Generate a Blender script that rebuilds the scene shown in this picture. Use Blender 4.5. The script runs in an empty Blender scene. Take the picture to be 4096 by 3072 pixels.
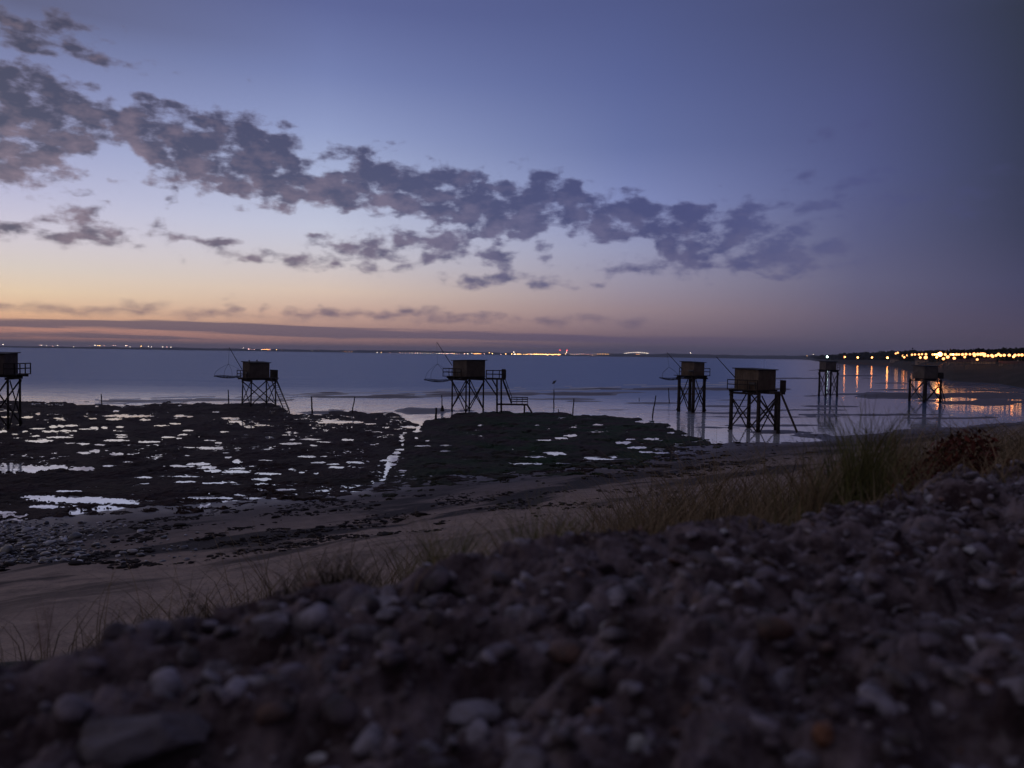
import bpy, math, random
import numpy as np
from mathutils import Matrix, Vector

S = bpy.context.scene
C = S.collection

# ---------------------------------------------------------------- camera
F = 3153.0                     # focal length in pixels of the 4096 px wide photograph
CAM_Z = 7.5
PITCH = math.radians(2.152)
ROLL = 0.0153
cam_d = bpy.data.cameras.new('camera')
cam = bpy.data.objects.new('camera', cam_d)
C.objects.link(cam)
ROT = Matrix.Rotation(math.pi / 2 - PITCH, 3, 'X') @ Matrix.Rotation(ROLL, 3, 'Z')
cam.matrix_world = Matrix.Translation((0, 0, CAM_Z)) @ ROT.to_4x4()
cam_d.sensor_width = 36.0
cam_d.lens = 36.0 * F / 4096.0
cam_d.clip_start = 0.02
cam_d.clip_end = 60000
cam_d.dof.use_dof = True
cam_d.dof.focus_distance = 90.0
cam_d.dof.aperture_fstop = 4.5
S.camera = cam
R3 = np.array(ROT)


def ray(px, py):
    """World direction (not normalised) through a pixel of the 4096x3072 photograph."""
    px = np.asarray(px, float); py = np.asarray(py, float)
    v = np.stack([(px - 2048) / F, (1536 - py) / F, -np.ones(np.broadcast(px, py).shape)], -1)
    return v @ R3.T


def P(px, py, z=0.0):
    """Where the sight line through a pixel meets the level z."""
    d = ray(px, py)
    t = (z - CAM_Z) / d[..., 2]
    r = d * t[..., None]
    r[..., 2] = z
    return r


def W(px, py, depth):
    """Point on the sight line at forward distance depth (world y)."""
    d = ray(px, py)
    r = d * (depth / d[..., 1])[..., None]
    r[..., 2] += CAM_Z
    return r


def pix(x, y, z):
    """Pixel of a world point."""
    v = np.stack([x, y, np.asarray(z, float) - CAM_Z + np.zeros_like(x)], -1) @ R3
    return 2048 + F * v[..., 0] / -v[..., 2], 1536 - F * v[..., 1] / -v[..., 2]


# ---------------------------------------------------------------- colours
def lin(c):
    c = c / 255.0
    return c / 12.92 if c <= 0.04045 else ((c + 0.055) / 1.055) ** 2.4


def rgb(r, g, b):
    return (lin(r), lin(g), lin(b), 1.0)


# ---------------------------------------------------------------- view
S.view_settings.view_transform = 'Standard'
S.view_settings.look = 'None'
S.view_settings.exposure = 0.0
S.view_settings.gamma = 1.0
S.cycles.use_denoising = True
S.cycles.max_bounces = 5
S.cycles.diffuse_bounces = 2
S.cycles.glossy_bounces = 3
S.cycles.transmission_bounces = 2
S.cycles.volume_bounces = 0
S.cycles.caustics_reflective = False
S.cycles.caustics_refractive = False
S.cycles.sample_clamp_indirect = 4.0


# ---------------------------------------------------------------- node helpers
class G:
    def __init__(s, tree):
        s.t = tree; s.n = tree.nodes; s.l = tree.links

    def new(s, typ, **kw):
        n = s.n.new(typ)
        for k, v in kw.items():
            setattr(n, k, v)
        return n

    def put(s, sock, v):
        if isinstance(v, bpy.types.NodeSocket):
            s.l.new(v, sock)
        elif v is not None:
            sock.default_value = v

    def m(s, op, a, b=None, c=None, clamp=False):
        n = s.new('ShaderNodeMath', operation=op, use_clamp=clamp)
        s.put(n.inputs[0], a); s.put(n.inputs[1], b); s.put(n.inputs[2], c)
        return n.outputs[0]

    def vm(s, op, a, b=None):
        n = s.new('ShaderNodeVectorMath', operation=op)
        s.put(n.inputs[0], a)
        if b is not None:
            s.put(n.inputs[1], b)
        return n.outputs[1] if op in ('LENGTH', 'DOT_PRODUCT') else n.outputs[0]

    def mr(s, v, a, b, c, d, interp='LINEAR'):
        n = s.new('ShaderNodeMapRange', interpolation_type=interp, clamp=True)
        s.put(n.inputs[0], v)
        for i, x in enumerate((a, b, c, d)):
            s.put(n.inputs[i + 1], x)
        return n.outputs[0]

    def mix(s, f, a, b):
        n = s.new('ShaderNodeMix', data_type='RGBA')
        s.put(n.inputs[0], f); s.put(n.inputs[6], a); s.put(n.inputs[7], b)
        return n.outputs[2]

    def noise(s, vec, scale, detail=4.0, rough=0.55, dist=0.0):
        n = s.new('ShaderNodeTexNoise')
        s.put(n.inputs['Vector'], vec)
        n.inputs['Scale'].default_value = scale
        n.inputs['Detail'].default_value = detail
        n.inputs['Roughness'].default_value = rough
        n.inputs['Distortion'].default_value = dist
        return n.outputs['Fac']

    def ramp(s, f, stops):
        n = s.new('ShaderNodeValToRGB')
        e = n.color_ramp.elements
        while len(e) < len(stops):
            e.new(0.5)
        for q, (p, c) in zip(e, stops):
            q.position = p; q.color = c
        s.put(n.inputs[0], f)
        return n.outputs[0]

    def curve(s, f, pts):
        n = s.new('ShaderNodeFloatCurve')
        c = n.mapping.curves[0]
        while len(c.points) < len(pts):
            c.points.new(0.5, 0.5)
        for q, (x, y) in zip(c.points, pts):
            q.location = (x, y)
            q.handle_type = 'VECTOR'
        n.mapping.update()
        s.put(n.inputs['Value'], f)
        return n.outputs[0]


# ---------------------------------------------------------------- dusk sky
def build_world():
    w = bpy.data.worlds.new('World')
    S.world = w
    w.cycles.sampling_method = 'MANUAL'
    w.cycles.sample_map_resolution = 512
    w.use_nodes = True
    g = G(w.node_tree)
    g.n.clear()
    tc = g.new('ShaderNodeTexCoord')
    d = g.vm('NORMALIZE', tc.outputs['Generated'])
    sp = g.new('ShaderNodeSeparateXYZ'); g.l.new(d, sp.inputs[0])
    az = g.m('ARCTAN2', sp.outputs[0], sp.outputs[1])
    el = g.m('ARCSINE', sp.outputs[2])
    cv = g.new('ShaderNodeCombineXYZ'); g.l.new(az, cv.inputs[0]); g.l.new(el, cv.inputs[1])
    vec = cv.outputs[0]

    K = 4096 / 2212.0

    def azel(x, y):                      # of a direction in the 2212-wide view of the photograph
        v = ray(x * K, y * K)
        n = np.linalg.norm(v, axis=-1)
        return np.arctan2(v[..., 0], v[..., 1]), np.arcsin(v[..., 2] / n)

    # clear sky: colour by elevation at several compass directions
    t = g.m('POWER', g.m('MAXIMUM', g.m('DIVIDE', el, math.pi / 2), 0.0), 0.5)
    cols = [
        (-2.4, [(0, (84, 70, 78)), (8, (90, 78, 90)), (20, (110, 102, 116)), (50, (112, 106, 122)), (90, (102, 100, 120))]),
        (-1.5, [(0, (160, 118, 106)), (4, (228, 182, 148)), (10, (222, 204, 196)), (20, (182, 176, 186)), (45, (150, 144, 158)), (90, (102, 100, 120))]),
        (-0.95, [(0, (150, 120, 118)), (1.3, (215, 145, 112)), (3, (226, 178, 132)), (6, (214, 190, 172)), (10, (184, 182, 198)), (18, (128, 134, 170)), (25, (104, 108, 140)), (50, (104, 100, 122)), (90, (102, 100, 120))]),
        (50, [(0, (86, 76, 98)), (11, (116, 100, 106)), (24, (200, 138, 120)), (45, (210, 146, 124)), (70, (236, 182, 140)), (120, (232, 202, 168)), (175, (212, 198, 188)), (260, (196, 190, 206)), (340, (176, 176, 206)), (450, (150, 156, 196)), (590, (122, 130, 174)), (690, (104, 112, 152)), (745, (92, 96, 130)), (90.0, None)]),
        (700, [(0, (92, 84, 108)), (10, (112, 96, 112)), (24, (168, 124, 120)), (45, (176, 134, 126)), (80, (208, 166, 148)), (130, (216, 190, 172)), (190, (198, 190, 194)), (270, (182, 186, 208)), (380, (158, 169, 204)), (480, (134, 147, 192)), (600, (108, 121, 172)), (755, (86, 96, 148)), (90.0, None)]),
        (1350, [(0, (88, 80, 104)), (22, (98, 86, 106)), (50, (132, 108, 120)), (100, (152, 130, 138)), (160, (148, 140, 160)), (230, (140, 143, 176)), (330, (120, 131, 182)), (450, (95, 108, 160)), (600, (82, 94, 147)), (765, (73, 83, 133)), (90.0, None)]),
        (1850, [(0, (80, 74, 98)), (30, (86, 79, 102)), (90, (98, 88, 112)), (170, (95, 93, 124)), (260, (85, 88, 127)), (400, (77, 84, 131)), (560, (70, 77, 123)), (770, (62, 68, 106)), (90.0, None)]),
        (2200, [(0, (74, 66, 82)), (60, (80, 70, 92)), (170, (70, 70, 102)), (300, (58, 62, 91)), (500, (52, 58, 86)), (770, (48, 54, 74)), (90.0, None)]),
        (1.15, [(0, (58, 50, 62)), (6, (66, 57, 72)), (20, (64, 61, 82)), (50, (84, 80, 100)), (90, (102, 100, 120))]),
        (2.3, [(0, (58, 50, 60)), (8, (66, 58, 72)), (20, (54, 51, 68)), (50, (70, 67, 84)), (90, (102, 100, 120))]),
    ]
    def soft(c, k=0.13):
        y = 0.3 * c[0] + 0.59 * c[1] + 0.11 * c[2]
        return tuple(v + (y - v) * k for v in c)

    def lift(key, u, c):
        c = soft(c)
        k = 1.03 + (0.05 * min(1.0, max(0.0, (u - 40) / 180.0)) if key in (50, 700, 1350, 1850) else 0.0)
        return tuple(v * k for v in c)

    cols = [(key, [(u, lift(key, u, c) if c else None) for u, c in stops]) for key, stops in cols]
    st = []
    for key, stops in cols:
        if abs(key) < 3:
            a = key
            pts = [((e / 90.0) ** 0.5, rgb(*c)) for e, c in stops]
        else:
            hy = (1417.5 + (key * K - 2048) * ROLL) / K
            a = float(azel(key, hy)[0])
            pts = []
            for up, c in stops:
                if c is None:
                    pts += [((50 / 90) ** 0.5, rgb(92, 99, 146)), (1.0, rgb(102, 100, 120))]
                else:
                    e = max(0.0, float(azel(key, hy - up)[1]))
                    pts.append(((e / (math.pi / 2)) ** 0.5, rgb(*c)))
        st.append((a, g.ramp(t, pts)))
    col = st[0][1]
    for (a0, _), (a1, r) in zip(st[:-1], st[1:]):
        col = g.mix(g.mr(az, a0, a1, 0, 1, 'SMOOTHSTEP' if abs(a1) > 0.9 or abs(a0) > 0.9 else 'LINEAR'), col, r)

    # clouds: a broken bank crossing the sky, small puffs, and low streaks over the horizon
    UN, VN = 0.66, 0.45
    un = g.mr(az, -UN, UN, 0, 1)

    def edge(pts):
        out = []
        for x, y in pts:
            a, e = azel(x, y)
            out.append((float((a + UN) / (2 * UN)), float(e / VN)))
        return g.m('MULTIPLY', g.curve(un, out), VN)

    sv = g.vm('MULTIPLY', vec, (1.0, 1.75, 1.0))
    warp = g.new('ShaderNodeTexNoise'); g.put(warp.inputs['Vector'], sv); warp.inputs['Scale'].default_value = 30; warp.inputs['Detail'].default_value = 2
    wv = g.vm('MULTIPLY', g.vm('SUBTRACT', warp.outputs['Color'], (0.5, 0.5, 0.5)), (0.034, 0.02, 0.0))
    pv = g.vm('ADD', vec, wv)
    nb = g.noise(sv, 15, 3, 0.5)
    nm = g.noise(g.vm('ADD', sv, (2.3, 7.1, 0)), 30, 7, 0.53)
    top = edge([(-80, 60), (0, 118), (100, 150), (170, 182), (225, 225), (270, 248), (330, 238), (400, 236), (480, 243), (550, 255), (610, 300), (650, 338), (720, 348), (800, 348), (880, 362), (960, 368), (1050, 376), (1150, 382), (1220, 392), (1300, 425), (1400, 436), (1500, 448), (1600, 442), (1680, 452), (1750, 485), (1830, 505), (1900, 530), (2000, 560)])
    bot = edge([(-80, 380), (0, 368), (100, 366), (170, 350), (225, 312), (270, 310), (330, 390), (400, 400), (480, 424), (550, 440), (610, 446), (650, 440), (720, 450), (800, 458), (880, 468), (960, 500), (1050, 512), (1150, 512), (1220, 500), (1300, 506), (1400, 545), (1500, 588), (1600, 598), (1680, 606), (1750, 596), (1830, 548), (1900, 520), (2000, 540)])
    up = g.m('SUBTRACT', top, el)
    dn = g.m('SUBTRACT', el, bot)
    fm = g.m('MINIMUM', up, dn)
    fm = g.m('ADD', fm, g.m('MULTIPLY', g.m('SUBTRACT', nb, 0.45), 0.075))
    fm = g.m('SUBTRACT', g.m('MINIMUM', fm, 0.0135), g.mr(az, 0.08, 0.30, 0.0, 0.005, 'SMOOTHSTEP'))
    puffs = [(170, 472, 36, 20), (200, 488, 62, 11), (100, 512, 42, 9), (175, 509, 26, 7), (228, 528, 26, 5), (68, 398, 20, 18), (160, 388, 30, 12),
             (375, 412, 9, 14), (400, 514, 14, 4), (460, 524, 14, 4), (540, 555, 32, 5), (640, 556, 62, 14), (735, 540, 40, 18), (800, 530, 34, 19),
             (865, 525, 26, 18), (945, 530, 75, 22), (870, 555, 44, 11), (930, 556, 44, 14), (842, 580, 32, 8), (1005, 535, 26, 14), (1165, 545, 13, 15), (1045, 552, 38, 9), (1050, 572, 26, 6),
             (715, 574, 16, 6), (1078, 602, 78, 12), (1150, 608, 40, 5), (502, 664, 11, 9), (570, 671, 9, 6), (655, 679, 40, 9), (705, 677, 20, 10),
             (752, 680, 16, 7), (876, 671, 13, 9), (930, 680, 34, 10), (870, 679, 120, 4), (990, 690, 60, 3), (180, 669, 220, 5), (60, 660, 120, 3), (320, 664, 30, 8), (870, 498, 24, 5),
             (1440, 580, 80, 10), (1560, 572, 130, 9), (1800, 437, 120, 6), (1950, 430, 70, 4), (1960, 462, 90, 5), (1900, 380, 60, 6), (1850, 285, 40, 8), (60, 80, 80, 16), (110, 48, 40, 10), (30, 50, 50, 12), (110, 115, 70, 8),
             (1180, 690, 60, 4), (1290, 694, 40, 3), (-5, 495, 18, 6), (-4, 372, 14, 5), (0, 490, 14, 5), (560, 290, 60, 16), (620, 300, 40, 12), (780, 330, 30, 5), (820, 352, 22, 6)]
    fe = None
    for x, y, a, b in puffs:
        ca, ce = azel(x, y)
        a1, b1 = a / 1703.0, b / 1703.0
        ln = g.vm('LENGTH', g.vm('MULTIPLY', g.vm('SUBTRACT', pv, (float(ca), float(ce), 0)), (1 / a1, 1 / b1, 0)))
        e = g.m('MULTIPLY', g.m('SUBTRACT', 1.0, ln), min(b1, 0.010))
        fe = e if fe is None else g.m('MAXIMUM', fe, e)
    field = g.m('MAXIMUM', fm, g.m('ADD', fe, 0.0022))
    amp = g.mr(el, 0.03, 0.14, 0.022, 0.075)
    field = g.m('ADD', field, g.m('MULTIPLY', g.m('SUBTRACT', nm, 0.5), amp))
    alpha = g.mr(field, -0.0045, 0.0125, 0, 1, 'SMOOTHSTEP')
    fade = g.mr(az, 0.2, 0.52, 0.9, 0.22, 'SMOOTHSTEP')
    topfade = g.mr(el, 0.36, 0.42, 1.0, 0.55)
    alpha = g.m('MULTIPLY', g.m('MULTIPLY', alpha, fade), topfade)
    na = g.mr(az, -0.58, 0.42, 0, 1)
    dark = g.ramp(na, [(0.0, rgb(70, 71, 90)), (0.3, rgb(64, 65, 95)), (0.6, rgb(66, 70, 110)), (1.0, rgb(72, 76, 124))])
    pink = g.ramp(na, [(0.0, rgb(132, 116, 128)), (0.3, rgb(118, 104, 122)), (0.6, rgb(98, 96, 130)), (1.0, rgb(84, 84, 124))])
    low = g.mr(dn, 0.0, 0.05, 1.0, 0.0)
    pk = g.m('ADD', g.m('MULTIPLY', low, 0.75), g.m('MULTIPLY', g.m('SUBTRACT', g.noise(sv, 26, 3, 0.6), 0.50), 3.2), clamp=True)
    thin = g.mr(field, 0.0, 0.014, 0.5, 0.0)
    ccol = g.mix(g.m('MAXIMUM', pk, thin), dark, pink)
    lowmix = g.mr(el, 0.03, 0.09, 1.0, 0.0)
    ccol = g.mix(lowmix, ccol, g.ramp(na, [(0.0, rgb(150, 122, 122)), (0.35, rgb(118, 102, 118)), (1.0, rgb(92, 82, 110))]))
    col = g.mix(alpha, col, ccol)

    # low streaks lying along the horizon
    str_v = g.vm('MULTIPLY', vec, (5.0, 130.0, 1.0))
    ns = g.noise(str_v, 1.0, 4, 0.55)
    s_top = edge([(-80, 686), (0, 686), (200, 689), (400, 692), (600, 699), (800, 709), (1000, 716), (1200, 720), (1500, 728), (1700, 733), (2300, 750)])
    s_bot = edge([(-80, 702), (0, 708), (200, 711), (400, 719), (600, 727), (800, 732), (1000, 736), (1200, 740), (1500, 748), (1700, 760), (2300, 790)])
    band = g.m('MINIMUM', g.m('SUBTRACT', s_top, el), g.m('SUBTRACT', el, s_bot))
    f1 = g.m('ADD', g.m('MULTIPLY', band, 1.0), g.m('MULTIPLY', g.m('SUBTRACT', ns, 0.5), 0.016))
    a1 = g.mr(f1, -0.001, 0.003, 0, 0.9, 'SMOOTHSTEP')
    under = g.m('MULTIPLY', g.mr(g.m('SUBTRACT', s_top, el), 0.0, 0.004, 0, 1), g.mr(ns, 0.50, 0.62, 0, 0.85, 'SMOOTHSTEP'))
    a1 = g.m('MAXIMUM', a1, under)
    a1 = g.m('MULTIPLY', a1, g.mr(az, 0.1, 0.35, 1, 0.3))
    scol = g.ramp(na, [(0.0, rgb(122, 104, 112)), (0.35, rgb(116, 100, 114)), (0.7, rgb(104, 90, 114)), (1.0, rgb(88, 78, 106))])
    col = g.mix(a1, col, scol)

    bg = g.new('ShaderNodeBackground'); g.put(bg.inputs[0], col); bg.inputs[1].default_value = 1.0
    out = g.new('ShaderNodeOutputWorld'); g.l.new(bg.outputs[0], out.inputs[0])


build_world()


# ---------------------------------------------------------------- numpy noise
def _h(ix, iy, seed):
    h = (ix.astype(np.int64) * 374761393 + iy.astype(np.int64) * 668265263 + seed * 974634777) & 0xffffffff
    h = ((h ^ (h >> 13)) * 1274126177) & 0xffffffff
    return ((h ^ (h >> 16)) & 0xffffff) / float(0xffffff)


def vnoise(x, y, seed=0):
    ix = np.floor(x); iy = np.floor(y)
    fx = x - ix; fy = y - iy
    fx = fx * fx * (3 - 2 * fx); fy = fy * fy * (3 - 2 * fy)
    a = _h(ix, iy, seed); b = _h(ix + 1, iy, seed); c = _h(ix, iy + 1, seed); d = _h(ix + 1, iy + 1, seed)
    return (a * (1 - fx) + b * fx) * (1 - fy) + (c * (1 - fx) + d * fx) * fy


def fbm(x, y, seed=0, octaves=4, gain=0.5):
    s = 0; a = 1; n = 0
    for i in range(octaves):
        s = s + a * vnoise(x + 17.3 * i, y - 9.1 * i, seed + i)
        n += a; a *= gain; x = x * 2.03; y = y * 2.03
    return s / n


def sstep(a, b, x):
    t = np.clip((x - a) / (b - a), 0, 1)
    return t * t * (3 - 2 * t)


# ---------------------------------------------------------------- object helpers
def tag(o, label=None, cat=None, group=None, kind=None):
    for k, v in (('label', label), ('category', cat), ('group', group), ('kind', kind)):
        if v:
            o[k] = v
    return o


def make_mesh(name, verts, faces, mat, smooth=False):
    me = bpy.data.meshes.new(name)
    verts = np.asarray(verts, np.float32)
    if isinstance(faces, np.ndarray):
        nf, k = faces.shape
        me.vertices.add(len(verts)); me.vertices.foreach_set('co', verts.ravel())
        me.loops.add(nf * k); me.loops.foreach_set('vertex_index', faces.astype(np.int32).ravel())
        me.polygons.add(nf); me.polygons.foreach_set('loop_start', np.arange(0, nf * k, k, dtype=np.int32))
        me.update(calc_edges=True)
    else:
        me.from_pydata(verts.tolist(), [], faces)
    if smooth:
        me.polygons.foreach_set('use_smooth', np.ones(len(me.polygons), bool))
    me.materials.append(mat)
    return me


def mesh_obj(name, verts, faces, mat, parent=None, smooth=False, loc=None):
    o = bpy.data.objects.new(name, make_mesh(name, verts, faces, mat, smooth))
    C.objects.link(o)
    if parent:
        o.parent = parent
    if loc is not None:
        o.location = loc
    return o


def empty(name, loc):
    o = bpy.data.objects.new(name, None)
    C.objects.link(o)
    o.location = loc
    o.empty_display_size = 0.3
    return o


def grid_faces(nr, nc):
    i = np.arange(nr - 1)[:, None] * nc + np.arange(nc - 1)[None, :]
    i = i.ravel()
    return np.stack([i, i + 1, i + nc + 1, i + nc], -1)


class MB:
    """Collects beams, boxes and tubes of one part."""

    def __init__(s):
        s.v = []; s.f = []

    def add(s, vs, fs):
        k = len(s.v)
        s.v += [tuple(map(float, p)) for p in vs]
        s.f += [tuple(i + k for i in f) for f in fs]

    def tube(s, p0, p1, r0, r1=None, n=7):
        r1 = r0 if r1 is None else r1
        p0 = Vector(p0); p1 = Vector(p1)
        d = (p1 - p0).normalized()
        a = d.orthogonal().normalized(); b = d.cross(a)
        vs = []
        for p, r in ((p0, r0), (p1, r1)):
            for i in range(n):
                t = 2 * math.pi * i / n
                vs.append(p + (a * math.cos(t) + b * math.sin(t)) * r)
        fs = [(i, (i + 1) % n, n + (i + 1) % n, n + i) for i in range(n)]
        fs += [tuple(range(n - 1, -1, -1)), tuple(range(n, 2 * n))]
        s.add(vs, fs)
        return s

    def beam(s, p0, p1, w, h, up=(0, 0, 1)):
        p0 = Vector(p0); p1 = Vector(p1)
        d = (p1 - p0).normalized()
        u = Vector(up)
        if abs(d.dot(u)) > 0.98:
            u = Vector((1, 0, 0))
        a = d.cross(u).normalized() * (w / 2); b = a.cross(d).normalized() * (h / 2)
        vs = [p + a * i + b * j for p in (p0, p1) for i, j in ((-1, -1), (1, -1), (1, 1), (-1, 1))]
        s.add(vs, [(3, 2, 1, 0), (4, 5, 6, 7), (0, 1, 5, 4), (1, 2, 6, 5), (2, 3, 7, 6), (3, 0, 4, 7)])
        return s

    def prism(s, poly, z0, z1, top=None):
        """Upright prism over an xy outline; top: heights of the upper corners."""
        n = len(poly)
        vs = [(x, y, z0) for x, y in poly] + [(x, y, (top[i] if top else z1)) for i, (x, y) in enumerate(poly)]
        fs = [(i, (i + 1) % n, n + (i + 1) % n, n + i) for i in range(n)]
        fs += [tuple(range(n - 1, -1, -1)), tuple(range(n, 2 * n))]
        s.add(vs, fs)
        return s

    def build(s, name, mat, parent=None, smooth=False):
        return mesh_obj(name, s.v, s.f, mat, parent, smooth)


# ---------------------------------------------------------------- materials
def pbr(name, col, rough=0.7, spec=0.5, bump=None, var=None, island=None):
    """Principled surface; var=(other colour, scale) mottles it, bump=(scale, distance, detail)."""
    m = bpy.data.materials.new(name)
    m.use_nodes = True
    g = G(m.node_tree)
    b = g.n['Principled BSDF']
    b.inputs['Roughness'].default_value = rough
    b.inputs['Specular IOR Level'].default_value = spec
    geo = g.new('ShaderNodeNewGeometry')
    c = None
    if island:
        c = g.ramp(geo.outputs['Random Per Island'], island)
    if var:
        n = g.noise(geo.outputs['Position'], var[1], 5, 0.6)
        f = g.mr(n, 0.38, 0.62, 0, 1)
        c = g.mix(f, c if c else col, var[0])
    if c:
        g.l.new(c, b.inputs['Base Color'])
    else:
        b.inputs['Base Color'].default_value = col
    if bump:
        n = g.noise(geo.outputs['Position'], bump[0], bump[2], 0.6)
        bn = g.new('ShaderNodeBump')
        bn.inputs['Strength'].default_value = 1.0
        bn.inputs['Distance'].default_value = bump[1]
        g.l.new(n, bn.inputs['Height'])
        g.l.new(bn.outputs[0], b.inputs['Normal'])
    return m


def emit(name, col, k):
    m = bpy.data.materials.new(name)
    m.use_nodes = True
    g = G(m.node_tree)
    b = g.n['Principled BSDF']
    b.inputs['Base Color'].default_value = (0.8, 0.8, 0.8, 1)
    b.inputs['Emission Color'].default_value = col
    b.inputs['Emission Strength'].default_value = k
    return m


def water_mat():
    m = bpy.data.materials.new('sea water')
    m.use_nodes = True
    g = G(m.node_tree)
    b = g.n['Principled BSDF']
    b.inputs['IOR'].default_value = 1.36
    geo = g.new('ShaderNodeNewGeometry')
    pos = geo.outputs['Position']
    sp = g.new('ShaderNodeSeparateXYZ'); g.l.new(pos, sp.inputs[0])
    dist = g.vm('LENGTH', pos)
    open_sea = g.mr(sp.outputs[1], 70, 185, 0, 1, 'SMOOTHSTEP')
    bay = g.mr(g.m('DIVIDE', sp.outputs[0], g.m('MAXIMUM', sp.outputs[1], 1.0)), 0.22, 0.44, 1, 0.02, 'SMOOTHSTEP')
    chop = g.m('MULTIPLY', open_sea, bay)
    pv = g.vm('MULTIPLY', pos, (1.0, 1.6, 1.0))
    n1 = g.noise(pv, 0.35, 3, 0.6)
    n2 = g.noise(pv, 0.028, 3, 0.6)
    hgt = g.m('ADD', g.m('MULTIPLY', n1, 1.0), g.m('MULTIPLY', n2, 2.5))
    bn = g.new('ShaderNodeBump')
    g.l.new(hgt, bn.inputs['Height'])
    bn.inputs['Strength'].default_value = 1.0
    g.l.new(g.mr(chop, 0, 1, 0.012, 0.9), bn.inputs['Distance'])
    g.l.new(bn.outputs[0], b.inputs['Normal'])
    g.l.new(g.mr(chop, 0, 1, 0.04, 0.44), b.inputs['Roughness'])
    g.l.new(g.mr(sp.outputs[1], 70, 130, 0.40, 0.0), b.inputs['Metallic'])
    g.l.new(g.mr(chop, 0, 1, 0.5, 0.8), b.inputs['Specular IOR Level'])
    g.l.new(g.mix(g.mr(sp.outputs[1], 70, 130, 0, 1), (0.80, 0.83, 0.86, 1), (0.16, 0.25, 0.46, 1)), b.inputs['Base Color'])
    return m


M = {}
M['water'] = water_mat()
M['wood'] = pbr('weathered timber', (0.026, 0.021, 0.02, 1), 0.8, 0.2, (6, 0.02, 3), ((0.045, 0.036, 0.033, 1), 2.0))
M['plank'] = pbr('cabin planks', (0.105, 0.086, 0.076, 1), 0.8, 0.2, (5, 0.03, 3), ((0.145, 0.12, 0.105, 1), 1.5))
M['pale_plank'] = pbr('pale cabin planks', (0.17, 0.13, 0.10, 1), 0.8, 0.2, (5, 0.03, 3), ((0.12, 0.09, 0.07, 1), 1.5))
M['roof'] = pbr('tarred roof', (0.02, 0.019, 0.022, 1), 0.75, 0.3, (8, 0.02, 2))
M['glass'] = pbr('window pane', (0.10, 0.10, 0.09, 1), 0.15, 0.6)
M['net'] = pbr('net cord', (0.03, 0.03, 0.035, 1), 0.9, 0.1)
M['iron'] = pbr('grey metal', (0.05, 0.05, 0.055, 1), 0.5, 0.5)
M['land'] = pbr('far land', (0.018, 0.018, 0.016, 1), 0.95, 0.1, None, ((0.03, 0.028, 0.022, 1), 0.01))
M['leaf'] = pbr('far foliage', (0.03, 0.035, 0.02, 1), 0.9, 0.1)
M['wall'] = pbr('house wall', (0.4, 0.34, 0.28, 1), 0.9, 0.2, None, ((0.33, 0.28, 0.23, 1), 0.6))
M['tile'] = pbr('roof tile', (0.12, 0.06, 0.045, 1), 0.9, 0.2, None, ((0.08, 0.045, 0.04, 1), 0.8))
LAMP = {'w': emit('white lamp', (1, 0.80, 0.58, 1), 1), 'W': emit('warm white lamp', (1, 0.38, 0.11, 1), 1), 'y': emit('yellow lamp', (1, 0.52, 0.17, 1), 1), 'o': emit('orange lamp', (1, 0.30, 0.07, 1), 1),
        'r': emit('red lamp', (1, 0.07, 0.05, 1), 1), 'g': emit('cool white lamp', (0.62, 1, 0.86, 1), 1), 'p': emit('pinkish lamp', (1, 0.5, 0.42, 1), 1)}

# ---------------------------------------------------------------- plan of the coast
TOPZ = CAM_Z - 0.25                       # level of the stony path the camera lies on
crest_px = np.array([(0, 2640), (300, 2590), (600, 2540), (1000, 2440), (1400, 2370), (1800, 2260), (2200, 2190), (2600, 2120), (3000, 2040), (3300, 1965), (3600, 1905), (3900, 1855), (4096, 1838)], float)
crest = P(crest_px[:, 0], crest_px[:, 1], TOPZ)
cfit = np.polyfit(crest[:, 0], crest[:, 1], 1)
NRM = np.array([-cfit[0], 1.0]) / math.hypot(cfit[0], 1.0)      # seaward, across the edge of the path
TAN = np.array([NRM[1], -NRM[0]])
S0 = cfit[1] * NRM[1]


def along(x, y):
    return x * TAN[0] + y * TAN[1]


def seaward(x, y):
    s = x * NRM[0] + y * NRM[1] - S0
    far = sstep(3, 25, np.hypot(x, y))
    a = along(x, y)
    return s + (fbm(a * 0.9, s * 0.5, 5, 3) - 0.5) * 0.28 * (1 - far) + (fbm(a * 0.06, s * 0.03, 9, 3) - 0.5) * 7 * far * sstep(12, 30, s)


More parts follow.
